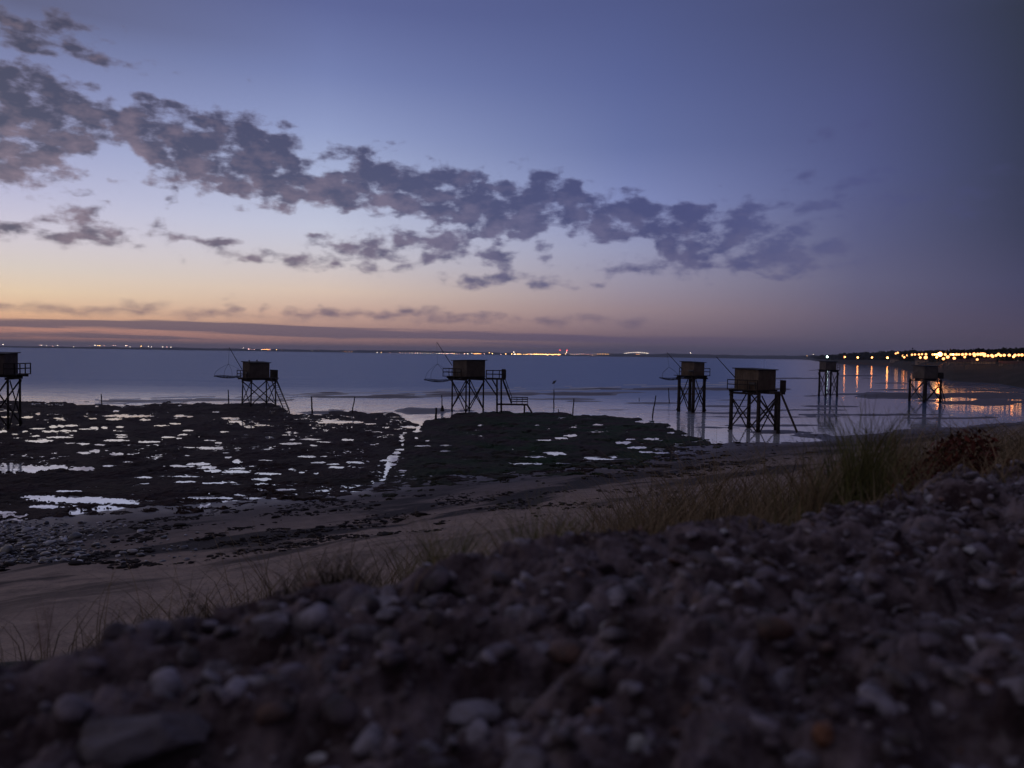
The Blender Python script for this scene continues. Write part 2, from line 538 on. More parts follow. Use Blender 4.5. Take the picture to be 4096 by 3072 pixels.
bars = [  # low sand bars left bare by the tide: centre and half size in the photograph, height above the water
    (1950, 1576, 800, 10, .10), (1500, 1588, 330, 7, .08), (2700, 1556, 600, 7, .10), (3100, 1640, 600, 4, .05), (3150, 1668, 500, 4, .06), (3230, 1514, 260, 8, .06), (1700, 1642, 190, 16, .07), (1330, 1652, 170, 14, .08),
    (2600, 1613, 130, 5, .04), (2350, 1606, 90, 4, .04), (2880, 1626, 170, 6, .05), (2950, 1652, 210, 6, .05), (3010, 1672, 90, 4, .05), (3060, 1703, 230, 8, .06),
    (2450, 1640, 120, 4, .03), (2860, 1710, 120, 7, .05), (3700, 1582, 420, 15, .08), (3950, 1610, 380, 16, .07), (3420, 1577, 200, 8, .06), (3260, 1745, 140, 9, .1), (3120, 1728, 150, 8, .1),
    (3900, 1549, 260, 4, .06), (3450, 1503, 160, 5, .05), (3980, 1560, 330, 6, .10), (4020, 1584, 330, 12, .12), (3620, 1560, 160, 4, .08), (3560, 1532, 110, 3, .04), (3350, 1625, 140, 6, .05), (3500, 1660, 500, 7, .04), (2200, 1596, 330, 5, .04), (900, 1600, 420, 9, .05), (560, 1606, 240, 9, .06),  # some bars at the right added to cut lamp reflections off the water
    (1450, 1612, 80, 3, .03), (2240, 1630, 90, 3, .03), (3800, 1672, 300, 6, .05), (3000, 1600, 130, 4, .04), (2450, 1570, 220, 4, .04), (3000, 1790, 360, 22, .08), (3300, 1830, 300, 30, .1)]


def beach_z(x, y):
    s = seaward(x, y)
    s = s - np.interp(along(x, y), [-60, 60, 85, 115], [5.0, 5.0, 4.0, -3.0]) * sstep(20, 34, s)
    z = np.interp(s, [-60, -0.3, 0.0, 0.5, 2.0, 4.5, 12.5, 24, 33, 37, 60, 110, 500], [7.2, 7.17, 7.16, 6.98, 6.45, 5.3, 1.75, 0.66, 0.045, -0.06, -0.10, -0.16, -3.0])
    z = z + (fbm(x * 0.9, y * 0.9, 21, 4) - 0.5) * 0.5 * sstep(0.4, 3, s) * (1 - sstep(9, 15, s))
    z = z + (fbm(x * 0.22, y * 0.22, 33, 4) - 0.5) * 0.30 * sstep(10, 16, s) * (1 - sstep(30, 38, s))
    z = z + (fbm(x * 1.3, y * 1.3, 41, 3) - 0.5) * 0.07 * sstep(9, 16, s) * (1 - sstep(30, 40, s))
    px, py = pix(x, y, np.zeros_like(x))
    nz = (fbm(px / 120.0, py / 9.0, 55, 3) - 0.5)
    far = sstep(34, 42, s)
    for cx, cy, hw, hh, up in bars:
        r = np.hypot((px - cx) / hw, (py - cy) / hh) + nz * 1.3
        z = np.maximum(z, np.where(far > 0, (up * 0.55 + 0.10) * sstep(1.25, 0.45, r) - 0.10, -9))
    return z


# ---------------------------------------------------------------- the sea
def build_sea():
    rows = np.geomspace(8, 15000, 60)
    a = np.linspace(-1.5, 1.5, 90)
    v = np.stack([np.sin(a)[None] * rows[:, None], np.cos(a)[None] * rows[:, None], np.zeros((60, 90))], -1).reshape(-1, 3)
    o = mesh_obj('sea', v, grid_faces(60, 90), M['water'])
    tag(o, kind='structure')


build_sea()


def sand_mat():
    m = bpy.data.materials.new('beach sand')
    m.use_nodes = True
    g = G(m.node_tree)
    b = g.n['Principled BSDF']
    geo = g.new('ShaderNodeNewGeometry')
    pos = geo.outputs['Position']
    sp = g.new('ShaderNodeSeparateXYZ'); g.l.new(pos, sp.inputs[0])
    s = g.m('SUBTRACT', g.vm('DOT_PRODUCT', pos, (NRM[0], NRM[1], 0)), S0)
    lv = g.new('ShaderNodeVectorMath', operation='MULTIPLY')          # stretch marks along the beach
    cx = g.new('ShaderNodeCombineXYZ')
    g.l.new(g.m('MULTIPLY', g.vm('DOT_PRODUCT', pos, (TAN[0], TAN[1], 0)), 0.22), cx.inputs[0])
    g.l.new(s, cx.inputs[1])
    n1 = g.noise(cx.outputs[0], 0.42, 6, 0.62, 0.4)
    n2 = g.noise(pos, 1.6, 6, 0.65)
    n3 = g.noise(pos, 14, 4, 0.7)
    dry = g.mix(g.mr(n2, 0.35, 0.65, 0, 1), (0.36, 0.275, 0.215, 1), (0.25, 0.19, 0.155, 1))
    dry = g.mix(g.mr(n3, 0.5, 0.75, 0, 0.55), dry, (0.11, 0.09, 0.085, 1))
    wet = g.mix(g.mr(n2, 0.35, 0.65, 0, 1), (0.12, 0.10, 0.10, 1), (0.08, 0.068, 0.07, 1))
    c = g.mix(g.mr(s, 24, 34, 0, 1, 'SMOOTHSTEP'), dry, wet)
    belt = g.m('MULTIPLY', g.mr(s, 19, 26, 0, 1, 'SMOOTHSTEP'), g.mr(s, 30, 37, 1, 0, 'SMOOTHSTEP'))
    wrack = g.m('MULTIPLY', g.mr(n1, 0.465, 0.56, 0, 0.92, 'SMOOTHSTEP'), belt)
    sparse = g.m('MULTIPLY', g.mr(g.noise(cx.outputs[0], 1.3, 5, 0.7), 0.64, 0.74, 0, 0.6, 'SMOOTHSTEP'), g.mr(s, 8, 14, 0, 1))
    c = g.mix(g.m('MAXIMUM', wrack, g.m('MULTIPLY', sparse, 0.35)), c, (0.014, 0.011, 0.013, 1))
    soil = g.mix(g.mr(n2, 0.4, 0.6, 0, 1), (0.035, 0.028, 0.02, 1), (0.02, 0.018, 0.013, 1))
    c = g.mix(g.mr(s, 10, 14, 1, 0, 'SMOOTHSTEP'), c, soil)
    g.l.new(c, b.inputs['Base Color'])
    b.inputs['Specular IOR Level'].default_value = 0.3
    flat = g.m('MAXIMUM', g.mr(sp.outputs[2], -0.02, 0.30, 0.40, 0.85), g.m('MULTIPLY', g.mr(sp.outputs[2], 0.01, 0.045, 0.25, 0.62), g.mr(s, 44, 60, 0, 1)))
    g.l.new(g.m('MAXIMUM', flat, g.m('MULTIPLY', wrack, 0.7)), b.inputs['Roughness'])
    bn = g.new('ShaderNodeBump'); bn.inputs['Distance'].default_value = 0.05
    g.l.new(g.m('ADD', n2, g.m('MULTIPLY', n3, 0.4)), bn.inputs['Height'])
    g.l.new(g.mr(sp.outputs[2], 0.0, 0.3, 0.25, 1.0), bn.inputs['Strength'])
    g.l.new(bn.outputs[0], b.inputs['Normal'])
    return m


def build_beach():
    nr, nc = 620, 680
    r = np.geomspace(0.35, 1400, nr)
    a = np.concatenate([np.linspace(-1.9, -0.86, 60), np.linspace(-0.85, 0.9, nc - 120), np.linspace(0.91, 1.6, 60)])
    x = r[:, None] * np.sin(a)[None]; y = r[:, None] * np.cos(a)[None]
    z = beach_z(x, y)
    s = x * NRM[0] + y * NRM[1] - S0
    z = np.where(s < -0.05, TOPZ - 0.35, z)
    o = mesh_obj('beach', np.stack([x, y, z], -1).reshape(-1, 3), grid_faces(nr, nc), sand_mat(), smooth=True)
    tag(o, kind='structure')


build_beach()

# ---------------------------------------------------------------- rock flat with tide pools
sea_edge = np.array([(-300, 1600), (0, 1604), (120, 1606), (250, 1612), (330, 1617), (460, 1622), (560, 1618), (700, 1614), (820, 1614), (960, 1612), (1060, 1614), (1110, 1622), (1150, 1640), (1170, 1657), (1300, 1655), (1345, 1648), (1400, 1644),
                     (1480, 1652), (1570, 1650), (1600, 1662), (1650, 1690), (1680, 1700), (1700, 1684), (1745, 1674), (1800, 1672), (1812, 1656), (1930, 1651), (2010, 1652), (2060, 1656), (2160, 1652), (2240, 1656), (2300, 1662), (2390, 1660), (2480, 1668),
                     (2560, 1672), (2640, 1688), (2700, 1712), (2760, 1735), (2830, 1752), (2880, 1790), (3200, 1900)], float)
land_edge = np.array([(-300, 2110), (0, 2090), (150, 2085), (270, 2050), (420, 2042), (600, 2040), (760, 2030), (900, 2020), (1020, 2005), (1180, 2000), (1300, 2012), (1350, 2015), (1420, 1995), (1560, 2005), (1640, 1982), (1760, 1985), (1900, 1950),
                      (2050, 1938), (2200, 1915), (2400, 1890), (2600, 1862), (2720, 1845), (2780, 1822), (2860, 1800), (2900, 1780), (3200, 1700)], float)
ZA = [(50,255,35,8),(235,258,60,12),(335,228,14,10),(510,270,40,8),(1005,205,30,8),(1080,245,190,13),(970,275,70,8),(1250,280,35,8),(810,268,30,7),(455,335,35,16),(530,333,35,16),(620,330,45,7),(320,355,55,10),(430,378,75,9),(560,372,40,10),(640,375,25,8),(730,360,50,6),(815,350,35,22),(900,345,30,14),(1030,342,40,8),(210,378,22,9),(20,380,50,12),(310,420,25,9),(340,462,110,15),(720,485,55,10),(610,480,35,7),(855,495,50,9),(1050,410,50,8),(1050,430,50,8),(1000,457,95,10),(1300,470,95,10),(730,565,50,14),(820,547,40,18),(1000,575,55,14),(1120,578,35,7),(1100,645,45,8),(945,677,55,8),(1555,245,50,9),(1640,250,25,7),(1390,328,55,8),(1515,313,40,8),(1625,372,45,7),(1580,405,35,7),(1450,430,55,8),(1545,440,25,8),(1860,212,30,6),(2000,267,75,9),(2030,295,50,14),(1630,520,40,6),(1840,525,105,13),(1620,588,18,6),(1965,603,35,8),(2050,640,40,22),(1960,565,25,6),(1550,680,140,10),(1720,660,110,14),(1790,690,70,14),(1840,720,60,16),(2050,728,130,13),(2050,700,60,10),(1230,777,75,8),(1615,768,100,7),(1605,815,90,9),(1850,825,95,7),(590,895,120,8),(120,700,150,42),(300,705,120,38),(500,690,85,28),(720,705,110,26),(330,945,150,14),(640,970,380,34),(900,985,330,18),(390,1030,130,18),(1100,1000,120,10),(1780,955,240,13),(1450,1035,140,14),(1800,1020,200,16),(2060,985,140,12),(50,1083,70,15),(710,1108,50,13),(750,1155,60,12),(885,1170,25,16),(1100,1140,60,12),(1130,1162,90,8),(1020,1210,70,8),(1270,1225,65,12),(700,1260,80,9),(840,1280,35,9),(320,1295,40,7),(1430,1190,50,6),(960,1345,40,12),(1120,1350,25,9),(1815,455,40,6),(1880,478,30,6),(1940,383,35,7),(2090,310,20,20),(2150,340,40,12),(2125,408,22,6),(150,437,40,4),(520,430,90,10)]
ZB = [(60,325,80,9),(120,430,35,13),(310,452,25,7),(460,448,80,8),(590,470,60,7),(310,485,90,9),(490,500,30,6),(805,452,60,14),(720,300,200,11),(610,285,60,10),(985,315,40,6),(1130,347,16,6),(1300,338,45,8),(1385,380,35,8),(1400,350,20,22),(1290,392,20,6),(1260,430,16,18),(1260,462,26,14),(1265,495,10,16),(1245,535,28,10),(1190,595,45,15),(1150,630,65,12),(1160,668,45,10),(1135,700,16,26),(1120,748,15,14),(1003,810,14,7),(1060,830,45,14),(985,880,30,14),(900,920,70,16),(790,970,80,26),(740,1010,40,10),(850,960,20,12),(440,597,75,11),(585,595,22,6),(530,648,65,7),(870,648,70,9),(670,662,45,6),(695,690,70,10),(400,735,20,8),(520,745,18,9),(230,885,60,9),(320,880,30,6),(600,893,30,9),(65,628,60,5),(110,745,100,12),(60,795,75,16),(50,835,60,10),(1450,505,60,8),(1640,500,50,6),(1630,550,50,8),(2010,495,30,5),(1940,328,20,9),(1935,420,14,5),(1480,460,14,8),(1390,435,12,8),(1730,768,110,14),(1480,905,100,15),(1470,862,30,12),(1500,835,10,16),(1515,765,14,6),(1270,720,35,7),(1300,860,22,6),(1010,1020,60,7),(270,1030,80,18),(640,965,35,10),(150,960,30,8),(1215,565,30,12),(1180,612,40,14),(1150,655,30,12),(1145,690,18,20),(1128,728,16,20),(1110,770,14,12),(1085,800,24,12),(1030,850,36,14),(950,905,40,14),(1420,320,16,16),(1395,365,16,12),(1340,345,40,8),(1400,270,110,22),(1330,250,80,14),(1410,300,40,14)]
ZC = [(745,322,35,8),(1130,295,60,11),(730,385,50,5),(280,458,85,9),(420,438,60,10),(510,415,60,12),(960,478,75,15),(1025,445,40,8),(1215,445,70,10),(1165,558,60,10),(1420,550,80,7),(200,600,90,9),(385,572,70,18),(330,560,60,8),(140,660,130,9),(420,660,80,9),(690,608,60,12),(800,620,170,6),(880,600,25,12),(1225,660,30,12),(1370,390,35,7),(180,553,16,6),(215,325,20,5),(540,345,20,5),(980,690,35,6),(1080,520,70,12),(310,822,60,5),(340,855,60,7)]
pools = [(cx / 2.16 + ox, cy / 2.16 + 1550, hw / 2.16, hh / 2.16) for ox, lst in ((0, ZA), (1024, ZB), (2048, ZC)) for cx, cy, hw, hh in lst]


def rock_mat():
    m = bpy.data.materials.new('wet rock and weed')
    m.use_nodes = True
    g = G(m.node_tree)
    b = g.n['Principled BSDF']
    geo = g.new('ShaderNodeNewGeometry')
    pos = geo.outputs['Position']
    sp = g.new('ShaderNodeSeparateXYZ'); g.l.new(pos, sp.inputs[0])
    n1 = g.noise(pos, 0.25, 5, 0.6)
    n2 = g.noise(pos, 1.8, 6, 0.7)
    c = g.mix(g.mr(n2, 0.35, 0.65, 0, 1), (0.058, 0.038, 0.036, 1), (0.024, 0.017, 0.018, 1))
    green = g.m('MULTIPLY', g.mr(sp.outputs[0], -12, 0, 0.15, 1, 'SMOOTHSTEP'), g.mr(n1, 0.38, 0.62, 0.0, 1))
    c = g.mix(green, c, g.mix(g.mr(n2, 0.35, 0.65, 0, 1), (0.028, 0.052, 0.020, 1), (0.013, 0.025, 0.011, 1)))
    g.l.new(c, b.inputs['Base Color'])
    b.inputs['Roughness'].default_value = 0.75
    b.inputs['Specular IOR Level'].default_value = 0.05
    bn = g.new('ShaderNodeBump'); bn.inputs['Distance'].default_value = 0.12
    g.l.new(n2, bn.inputs['Height']); g.l.new(bn.outputs[0], b.inputs['Normal'])
    return m


def build_rock():
    nr, nc = 900, 1500
    pxs = np.concatenate([np.linspace(-2600, -170, 260), np.linspace(-160, 3120, nc - 260)])
    t = np.linspace(0, 1, nr)
    pys = 1598 + (2130 - 1598) * t
    px, py = np.meshgrid(pxs, pys)
    p = P(px, py, 0.0)
    x, y = p[..., 0], p[..., 1]
    wob = (fbm(px / 45.0, py / 8.0, 3, 4) - 0.5)
    e0 = np.interp(pxs, sea_edge[:, 0], sea_edge[:, 1])[None] - 2
    e1 = np.interp(pxs, land_edge[:, 0], land_edge[:, 1])[None]
    inside = np.minimum((py - e0) / 3.0 + wob * 7, (e1 - py) / 13.0 + (fbm(px / 60.0, py / 12.0, 8, 6, .65) - 0.5) * (16 + 14 * sstep(1400, 2300, px)))
    tail = sstep(2250, 2880, px)
    inside = inside - tail * (fbm(px / 80.0, py / 6.0, 14, 5, .6) - 0.30) * 16 - sstep(-1500, -2400, px) * (fbm(px / 160.0, py / 20.0, 19, 4) - 0.2) * 22
    mask = sstep(-0.6, 1.0, inside)
    # ledges and lumps of the rock
    rid = fbm(x * 0.45, y * 0.28, 61, 4)
    fine = fbm(x * 2.2, y * 1.3, 62, 4)
    led = np.floor(rid * 14 + fine * 0.9) / 14
    h = 0.055 + (led - 0.48) * 0.42 + (fine - 0.5) * 0.16
    right = sstep(1500, 1900, px)
    h = h * (1 - right) + right * (0.13 + (rid - 0.5) * 0.35 + (fine - 0.5) * 0.13)
    h = h * (1 - 0.6 * tail)
    near = sstep(1900, 2080, py)
    h = np.maximum(h, 0.022 - 0.10 * sstep(0.59, 0.68, fbm(px / 24.0, py / 3.6, 77, 4)) * sstep(.42, .58, fbm(px / 160.0, py / 40.0, 78, 2)) * (1 - 0.6 * right))
    h = np.minimum(h, 0.34)
    # pools
    wx = (fbm(px / 20.0, py / 5.0, 91, 5, .6) - 0.5) * 2; wy = (fbm(px / 15.0, py / 5.0, 93, 5, .6) - 0.5) * 2
    q = np.full(px.shape, 9.0); edge = np.full(px.shape, 9.0)
    for cx, cy, hw, hh in pools:
        j0 = np.searchsorted(pxs, cx - 3 * hw - 45); j1 = np.searchsorted(pxs, cx + 3 * hw + 45)
        i0 = np.searchsorted(pys, cy - 5 * hh - 14); i1 = np.searchsorted(pys, cy + 5 * hh + 14)
        if j1 <= j0 or i1 <= i0:
            continue
        sl = (slice(i0, i1), slice(j0, j1))
        dx = (px[sl] - cx) / hw + wx[sl] * (0.5 + 7.0 / hw); dy = (py[sl] - cy) / (hh * 0.86) + wy[sl] * (0.75 + 1.3 / hh)
        r = np.sqrt(dx * dx + dy * dy)
        q[sl] = np.minimum(q[sl], r)
        edge[sl] = np.minimum(edge[sl], (r - 1) * hh)
    ch = np.abs(fbm(px / 75.0 + wx * .25, py / 9.0 + wy * .2, 81, 3) - 0.5)
    gate = sstep(0.50, 0.62, fbm(px / 190.0, py / 26.0, 83, 3)) * (1 - .75 * right)
    edge = np.minimum(edge, np.where(gate > 0.02, (ch - 0.016 * gate) * 60, 9.0))
    h = h * (0.12 + 0.88 * sstep(0.5, 9.0, edge)) + 0.012
    h = np.where(edge < 2, h - (h + 0.07) * sstep(0.55, -0.25, edge), h)
    z = -0.14 + (h + 0.14) * mask
    bz = beach_z(x, y)
    z = np.where(mask < 0.02, np.minimum(z, bz - 0.03), z + np.maximum(bz, 0) * sstep(0.0, 1.0, mask) * np.maximum(near, .75))
    o = mesh_obj('rock_flat', np.stack([x, y, z], -1).reshape(-1, 3), grid_faces(nr, nc)[:, ::-1], rock_mat(), smooth=True)
    tag(o, kind='structure')


build_rock()


def build_surf():
    """Thin broken line of foam where the sea runs up the flats."""
    V = []; Fc = []
    for k, (yo, wpx, seed) in enumerate(((0, 1.6, 3), (9, 1.2, 5), (-7, 1.0, 8))):
        px = np.linspace(380, 3060, 900)
        py = np.interp(px, [380, 600, 900, 1230, 1600, 2000, 2400, 2700, 3060], [1606, 1601, 1592, 1578, 1567, 1558, 1550, 1543, 1530]) + yo
        py = py + (fbm(px / 60.0, px * 0 + seed, seed, 4) - .5) * 5
        wd = wpx * (0.25 + 1.5 * fbm(px / 45.0, px * 0, seed + 1, 4))
        on = fbm(px / 110.0, px * 0 + 4, seed + 2, 3) > (0.42 + .06 * k)
        a = P(px, py - wd, 0.0); b = P(px, py + wd, 0.0)
        m = (a + b) / 2
        a[:, 2] = 0.004; b[:, 2] = 0.004; m[:, 2] = 0.09
        base = len(V) and sum(len(v) for v in V)
        n = len(px)
        V.append(np.concatenate([a, m, b]))
        i = np.arange(n - 1)[on[:-1] & on[1:]]
        Fc.append(np.concatenate([np.stack([i, i + 1, n + i + 1, n + i], -1), np.stack([n + i, n + i + 1, 2 * n + i + 1, 2 * n + i], -1)]) + base)
    tag(mesh_obj('surf', np.concatenate(V), np.concatenate(Fc)[:, ::-1], pbr('sea foam', (0.55, 0.56, 0.58, 1), 0.7, 0.3)), kind='stuff')


build_surf()


# ---------------------------------------------------------------- stony path in front of the camera
def ico(n=1):
    t = (1 + 5 ** 0.5) / 2
    v = np.array([(-1, t, 0), (1, t, 0), (-1, -t, 0), (1, -t, 0), (0, -1, t), (0, 1, t), (0, -1, -t), (0, 1, -t), (t, 0, -1), (t, 0, 1), (-t, 0, -1), (-t, 0, 1)], float)
    f = [(0, 11, 5), (0, 5, 1), (0, 1, 7), (0, 7, 10), (0, 10, 11), (1, 5, 9), (5, 11, 4), (11, 10, 2), (10, 7, 6), (7, 1, 8), (3, 9, 4), (3, 4, 2), (3, 2, 6), (3, 6, 8), (3, 8, 9), (4, 9, 5), (2, 4, 11), (6, 2, 10), (8, 6, 7), (9, 8, 1)]
    v /= np.linalg.norm(v, axis=1)[:, None]
    v = [tuple(p) for p in v]
    for _ in range(n):
        mid = {}; nf = []

        def mp(a, b):
            k = (min(a, b), max(a, b))
            if k not in mid:
                p = np.array(v[a]) + np.array(v[b]); p /= np.linalg.norm(p)
                mid[k] = len(v); v.append(tuple(p))
            return mid[k]
        for a, b, c in f:
            ab, bc, ca = mp(a, b), mp(b, c), mp(c, a)
            nf += [(a, ab, ca), (b, bc, ab), (c, ca, bc), (ab, bc, ca)]
        f = nf
    return np.array(v), np.array(f)


def stone_shape(rng, v):
    """Angular, flattened pebble: a sphere clipped by random planes."""
    p = v.copy()
    for _ in range(13):
        n = rng.normal(size=3); n /= np.linalg.norm(n)
        h = rng.uniform(0.42, 0.88)
        d = p @ n
        p = p - np.maximum(d - h, 0)[:, None] * n * 0.9
    p = p * (1 + 0.10 * (fbm(v[:, 0] * 2.3 + rng.uniform(0, 90), v[:, 1] * 2.3 + v[:, 2] * 1.7, 4, 3) - 0.5))[:, None]
    return p * np.array([1.0, rng.uniform(0.6, 1.0), rng.uniform(0.42, 0.75)])


def path_z(x, y):
    s = x * NRM[0] + y * NRM[1] - S0
    r = np.hypot(x, y)
    a = along(x, y)
    u = a * 0.62; v = s * 1.35                                   # lumps lie stretched along the edge
    lump = fbm(u * 8, v * 8, 103, 3, .45)
    crag = 0.14 - np.abs(fbm(u * 22, v * 22, 104, 5, .6) - .5)
    z = TOPZ - 0.016 + (fbm(x * 3.0, y * 3.0, 101, 3) - 0.5) * 0.04
    z = z + (sstep(.34, .68, lump) - .5) * 0.046 + (sstep(.40, .62, fbm(u * 24, v * 24, 109, 3)) - .5) * 0.017 + crag * 0.050 + (fbm(x * 80, y * 80, 105, 4, .6) - 0.5) * 0.013
    z = z - 0.02 * sstep(2.5, 5, r) + np.interp(a, [0.1, 0.7, 1.3, 2.2, 4.0], [-0.048, -0.022, -0.048, -0.056, -0.056])
    sw = s + (fbm(x * 2.5, y * 2.5, 107, 3) - 0.5) * 0.22
    return z - 0.9 * sstep(-0.02, 0.75, sw) ** 1.4


def path_mat():
    m = pbr('stony earth', (0.040, 0.033, 0.036, 1), 0.85, 0.3, None)
    g = G(m.node_tree); b = g.n['Principled BSDF']
    geo = g.new('ShaderNodeNewGeometry'); pos = geo.outputs['Position']
    n1 = g.noise(g.vm('MULTIPLY', pos, (1, 1, 1.6)), 15, 6, 0.62); n2 = g.noise(pos, 60, 5, 0.7)
    c = g.mix(g.mr(n1, 0.42, 0.62, 0, 1), (0.055, 0.034, 0.037, 1), (0.23, 0.18, 0.19, 1))  # contrast widened in the colour to stand in for lit tops and shaded gaps
    c = g.mix(g.mr(n2, 0.55, 0.72, 0, 0.5), c, (0.30, 0.28, 0.285, 1))
    g.l.new(c, b.inputs['Base Color'])
    bn = g.new('ShaderNodeBump'); bn.inputs['Distance'].default_value = 0.012
    g.l.new(n2, bn.inputs['Height']); g.l.new(bn.outputs[0], b.inputs['Normal'])
    return m


def build_path():
    nr, nc = 640, 760
    r = np.concatenate([[0.004, 0.05], np.geomspace(0.10, 16.0, nr - 2)])
    a = np.concatenate([np.linspace(-3.0, -0.81, 110), np.linspace(-0.8, 0.9, nc - 220), np.linspace(0.91, 3.0, 110)])
    x = r[:, None] * np.sin(a)[None]; y = r[:, None] * np.cos(a)[None]
    z = path_z(x, y)
    s = x * NRM[0] + y * NRM[1] - S0
    f = grid_faces(nr, nc)
    keep = s.ravel()[f].min(1) < 0.7
    o = mesh_obj('stony_path', np.stack([x, y, z], -1).reshape(-1, 3), f[keep], path_mat(), smooth=True)
    tag(o, kind='structure')


build_path()
ISL = [(0.0, (0.07, 0.05, 0.06, 1)), (0.40, (0.16, 0.128, 0.152, 1)), (0.62, (0.25, 0.22, 0.26, 1)), (0.84, (0.34, 0.32, 0.37, 1)), (0.87, (0.17, 0.095, 0.075, 1)), (0.92, (0.16, 0.09, 0.07, 1)), (1.0, (0.44, 0.42, 0.47, 1))]
M['gravel'] = pbr('gravel stones', (0.07, 0.06, 0.06, 1), 0.7, 0.35, (70, 0.004, 4), ((0.06, 0.048, 0.05, 1), 30), ISL)
M['pale_stone'] = pbr('pale stone', (0.50, 0.50, 0.53, 1), 0.75, 0.35, (60, 0.004, 4), ((0.42, 0.42, 0.43, 1), 40))
M['grey_stone'] = pbr('grey stone', (0.27, 0.25, 0.28, 1), 0.75, 0.35, (45, 0.006, 5), ((0.13, 0.115, 0.13, 1), 25))
M['dark_stone'] = pbr('dark grey stone', (0.15, 0.135, 0.15, 1), 0.8, 0.3, (30, 0.01, 5), ((0.07, 0.058, 0.065, 1), 14))
M['rust_stone'] = pbr('rust coloured stone', (0.30, 0.15, 0.09, 1), 0.8, 0.3, (45, 0.006, 5), ((0.12, 0.06, 0.04, 1), 25))


def build_gravel():
    rng = np.random.default_rng(7)
    v1, f1 = ico(1)
    shapes = [stone_shape(rng, v1) for _ in range(40)]
    n = 37000
    u = rng.random(n)
    r = 0.16 + (u ** 0.75) * 5.2
    a = rng.uniform(-1.2, 1.4, n)
    x = r * np.sin(a); y = r * np.cos(a)
    s = x * NRM[0] + y * NRM[1] - S0
    k = (s < 0.10 + 0.12 * rng.random(n))
    x, y, r, s = x[k], y[k], r[k], s[k]
    size = np.exp(rng.normal(-5.05, 0.55, len(x))).clip(0.003, 0.017) * (0.75 + 0.30 * np.minimum(r, 3))
    bigs = rng.random(len(x)) < 0.012
    size = np.where(bigs, rng.uniform(0.012, 0.024, len(x)) * (0.55 + 0.35 * np.minimum(r, 1.6)), size)
    dens = vnoise(x * 2.6, y * 2.6, 31)
    size *= 0.6 + 0.9 * dens
    V = []; Fc = []
    z = path_z(x, y)
    for i in range(len(x)):
        p = shapes[rng.integers(40)]
        t = rng.uniform(0, 6.283); ct, st = math.cos(t), math.sin(t)
        tx = rng.normal(0, 0.25); ty = rng.normal(0, 0.25)
        q = p * size[i]
        q = np.stack([q[:, 0] * ct - q[:, 1] * st, q[:, 0] * st + q[:, 1] * ct, q[:, 2]], -1)
        q[:, 2] += q[:, 0] * tx + q[:, 1] * ty
        V.append(q + (x[i], y[i], z[i] + size[i] * 0.06)); Fc.append(f1 + i * len(v1))
    o = mesh_obj('gravel', np.concatenate(V), np.concatenate(Fc), M['gravel'])
    tag(o, kind='stuff')


build_gravel()


def single_stone(seed, px, py, wpx, mat, label, flat=0.6, rot=0.0, group=None):
    """A stone one can tell apart: where a sight line meets the path, at the width it has there."""
    rng = np.random.default_rng(seed)
    v, f = ico(4)
    zz = TOPZ - 0.04
    for _ in range(12):                       # settle on the real surface
        p = P(px, py + 0.25 * wpx, zz)
        zz = 0.5 * zz + 0.5 * max(float(path_z(np.array([p[0]]), np.array([p[1]]))[0]), TOPZ - 0.10)
    w = wpx / F * math.hypot(p[1], CAM_Z - TOPZ) * 0.5
    q = stone_shape(rng, v)
    q *= np.array([w, w * 0.8, w * flat / 0.6])
    c, s_ = math.cos(rot), math.sin(rot)
    q = np.stack([q[:, 0] * c - q[:, 1] * s_, q[:, 0] * s_ + q[:, 1] * c, q[:, 2]], -1)
    q *= 1 + 0.55 * (fbm(q[:, 0] / w * 1.6 + seed, q[:, 1] / w * 1.6 + q[:, 2] / w * 1.3, seed, 5, .55)[:, None] - 0.5)
    z = float(path_z(np.array([p[0]]), np.array([p[1]]))[0])
    o = mesh_obj('stone', q, f, mat, smooth=True, loc=(p[0], p[1], z + w * 0.16))
    tag(o, label, 'stone', group)


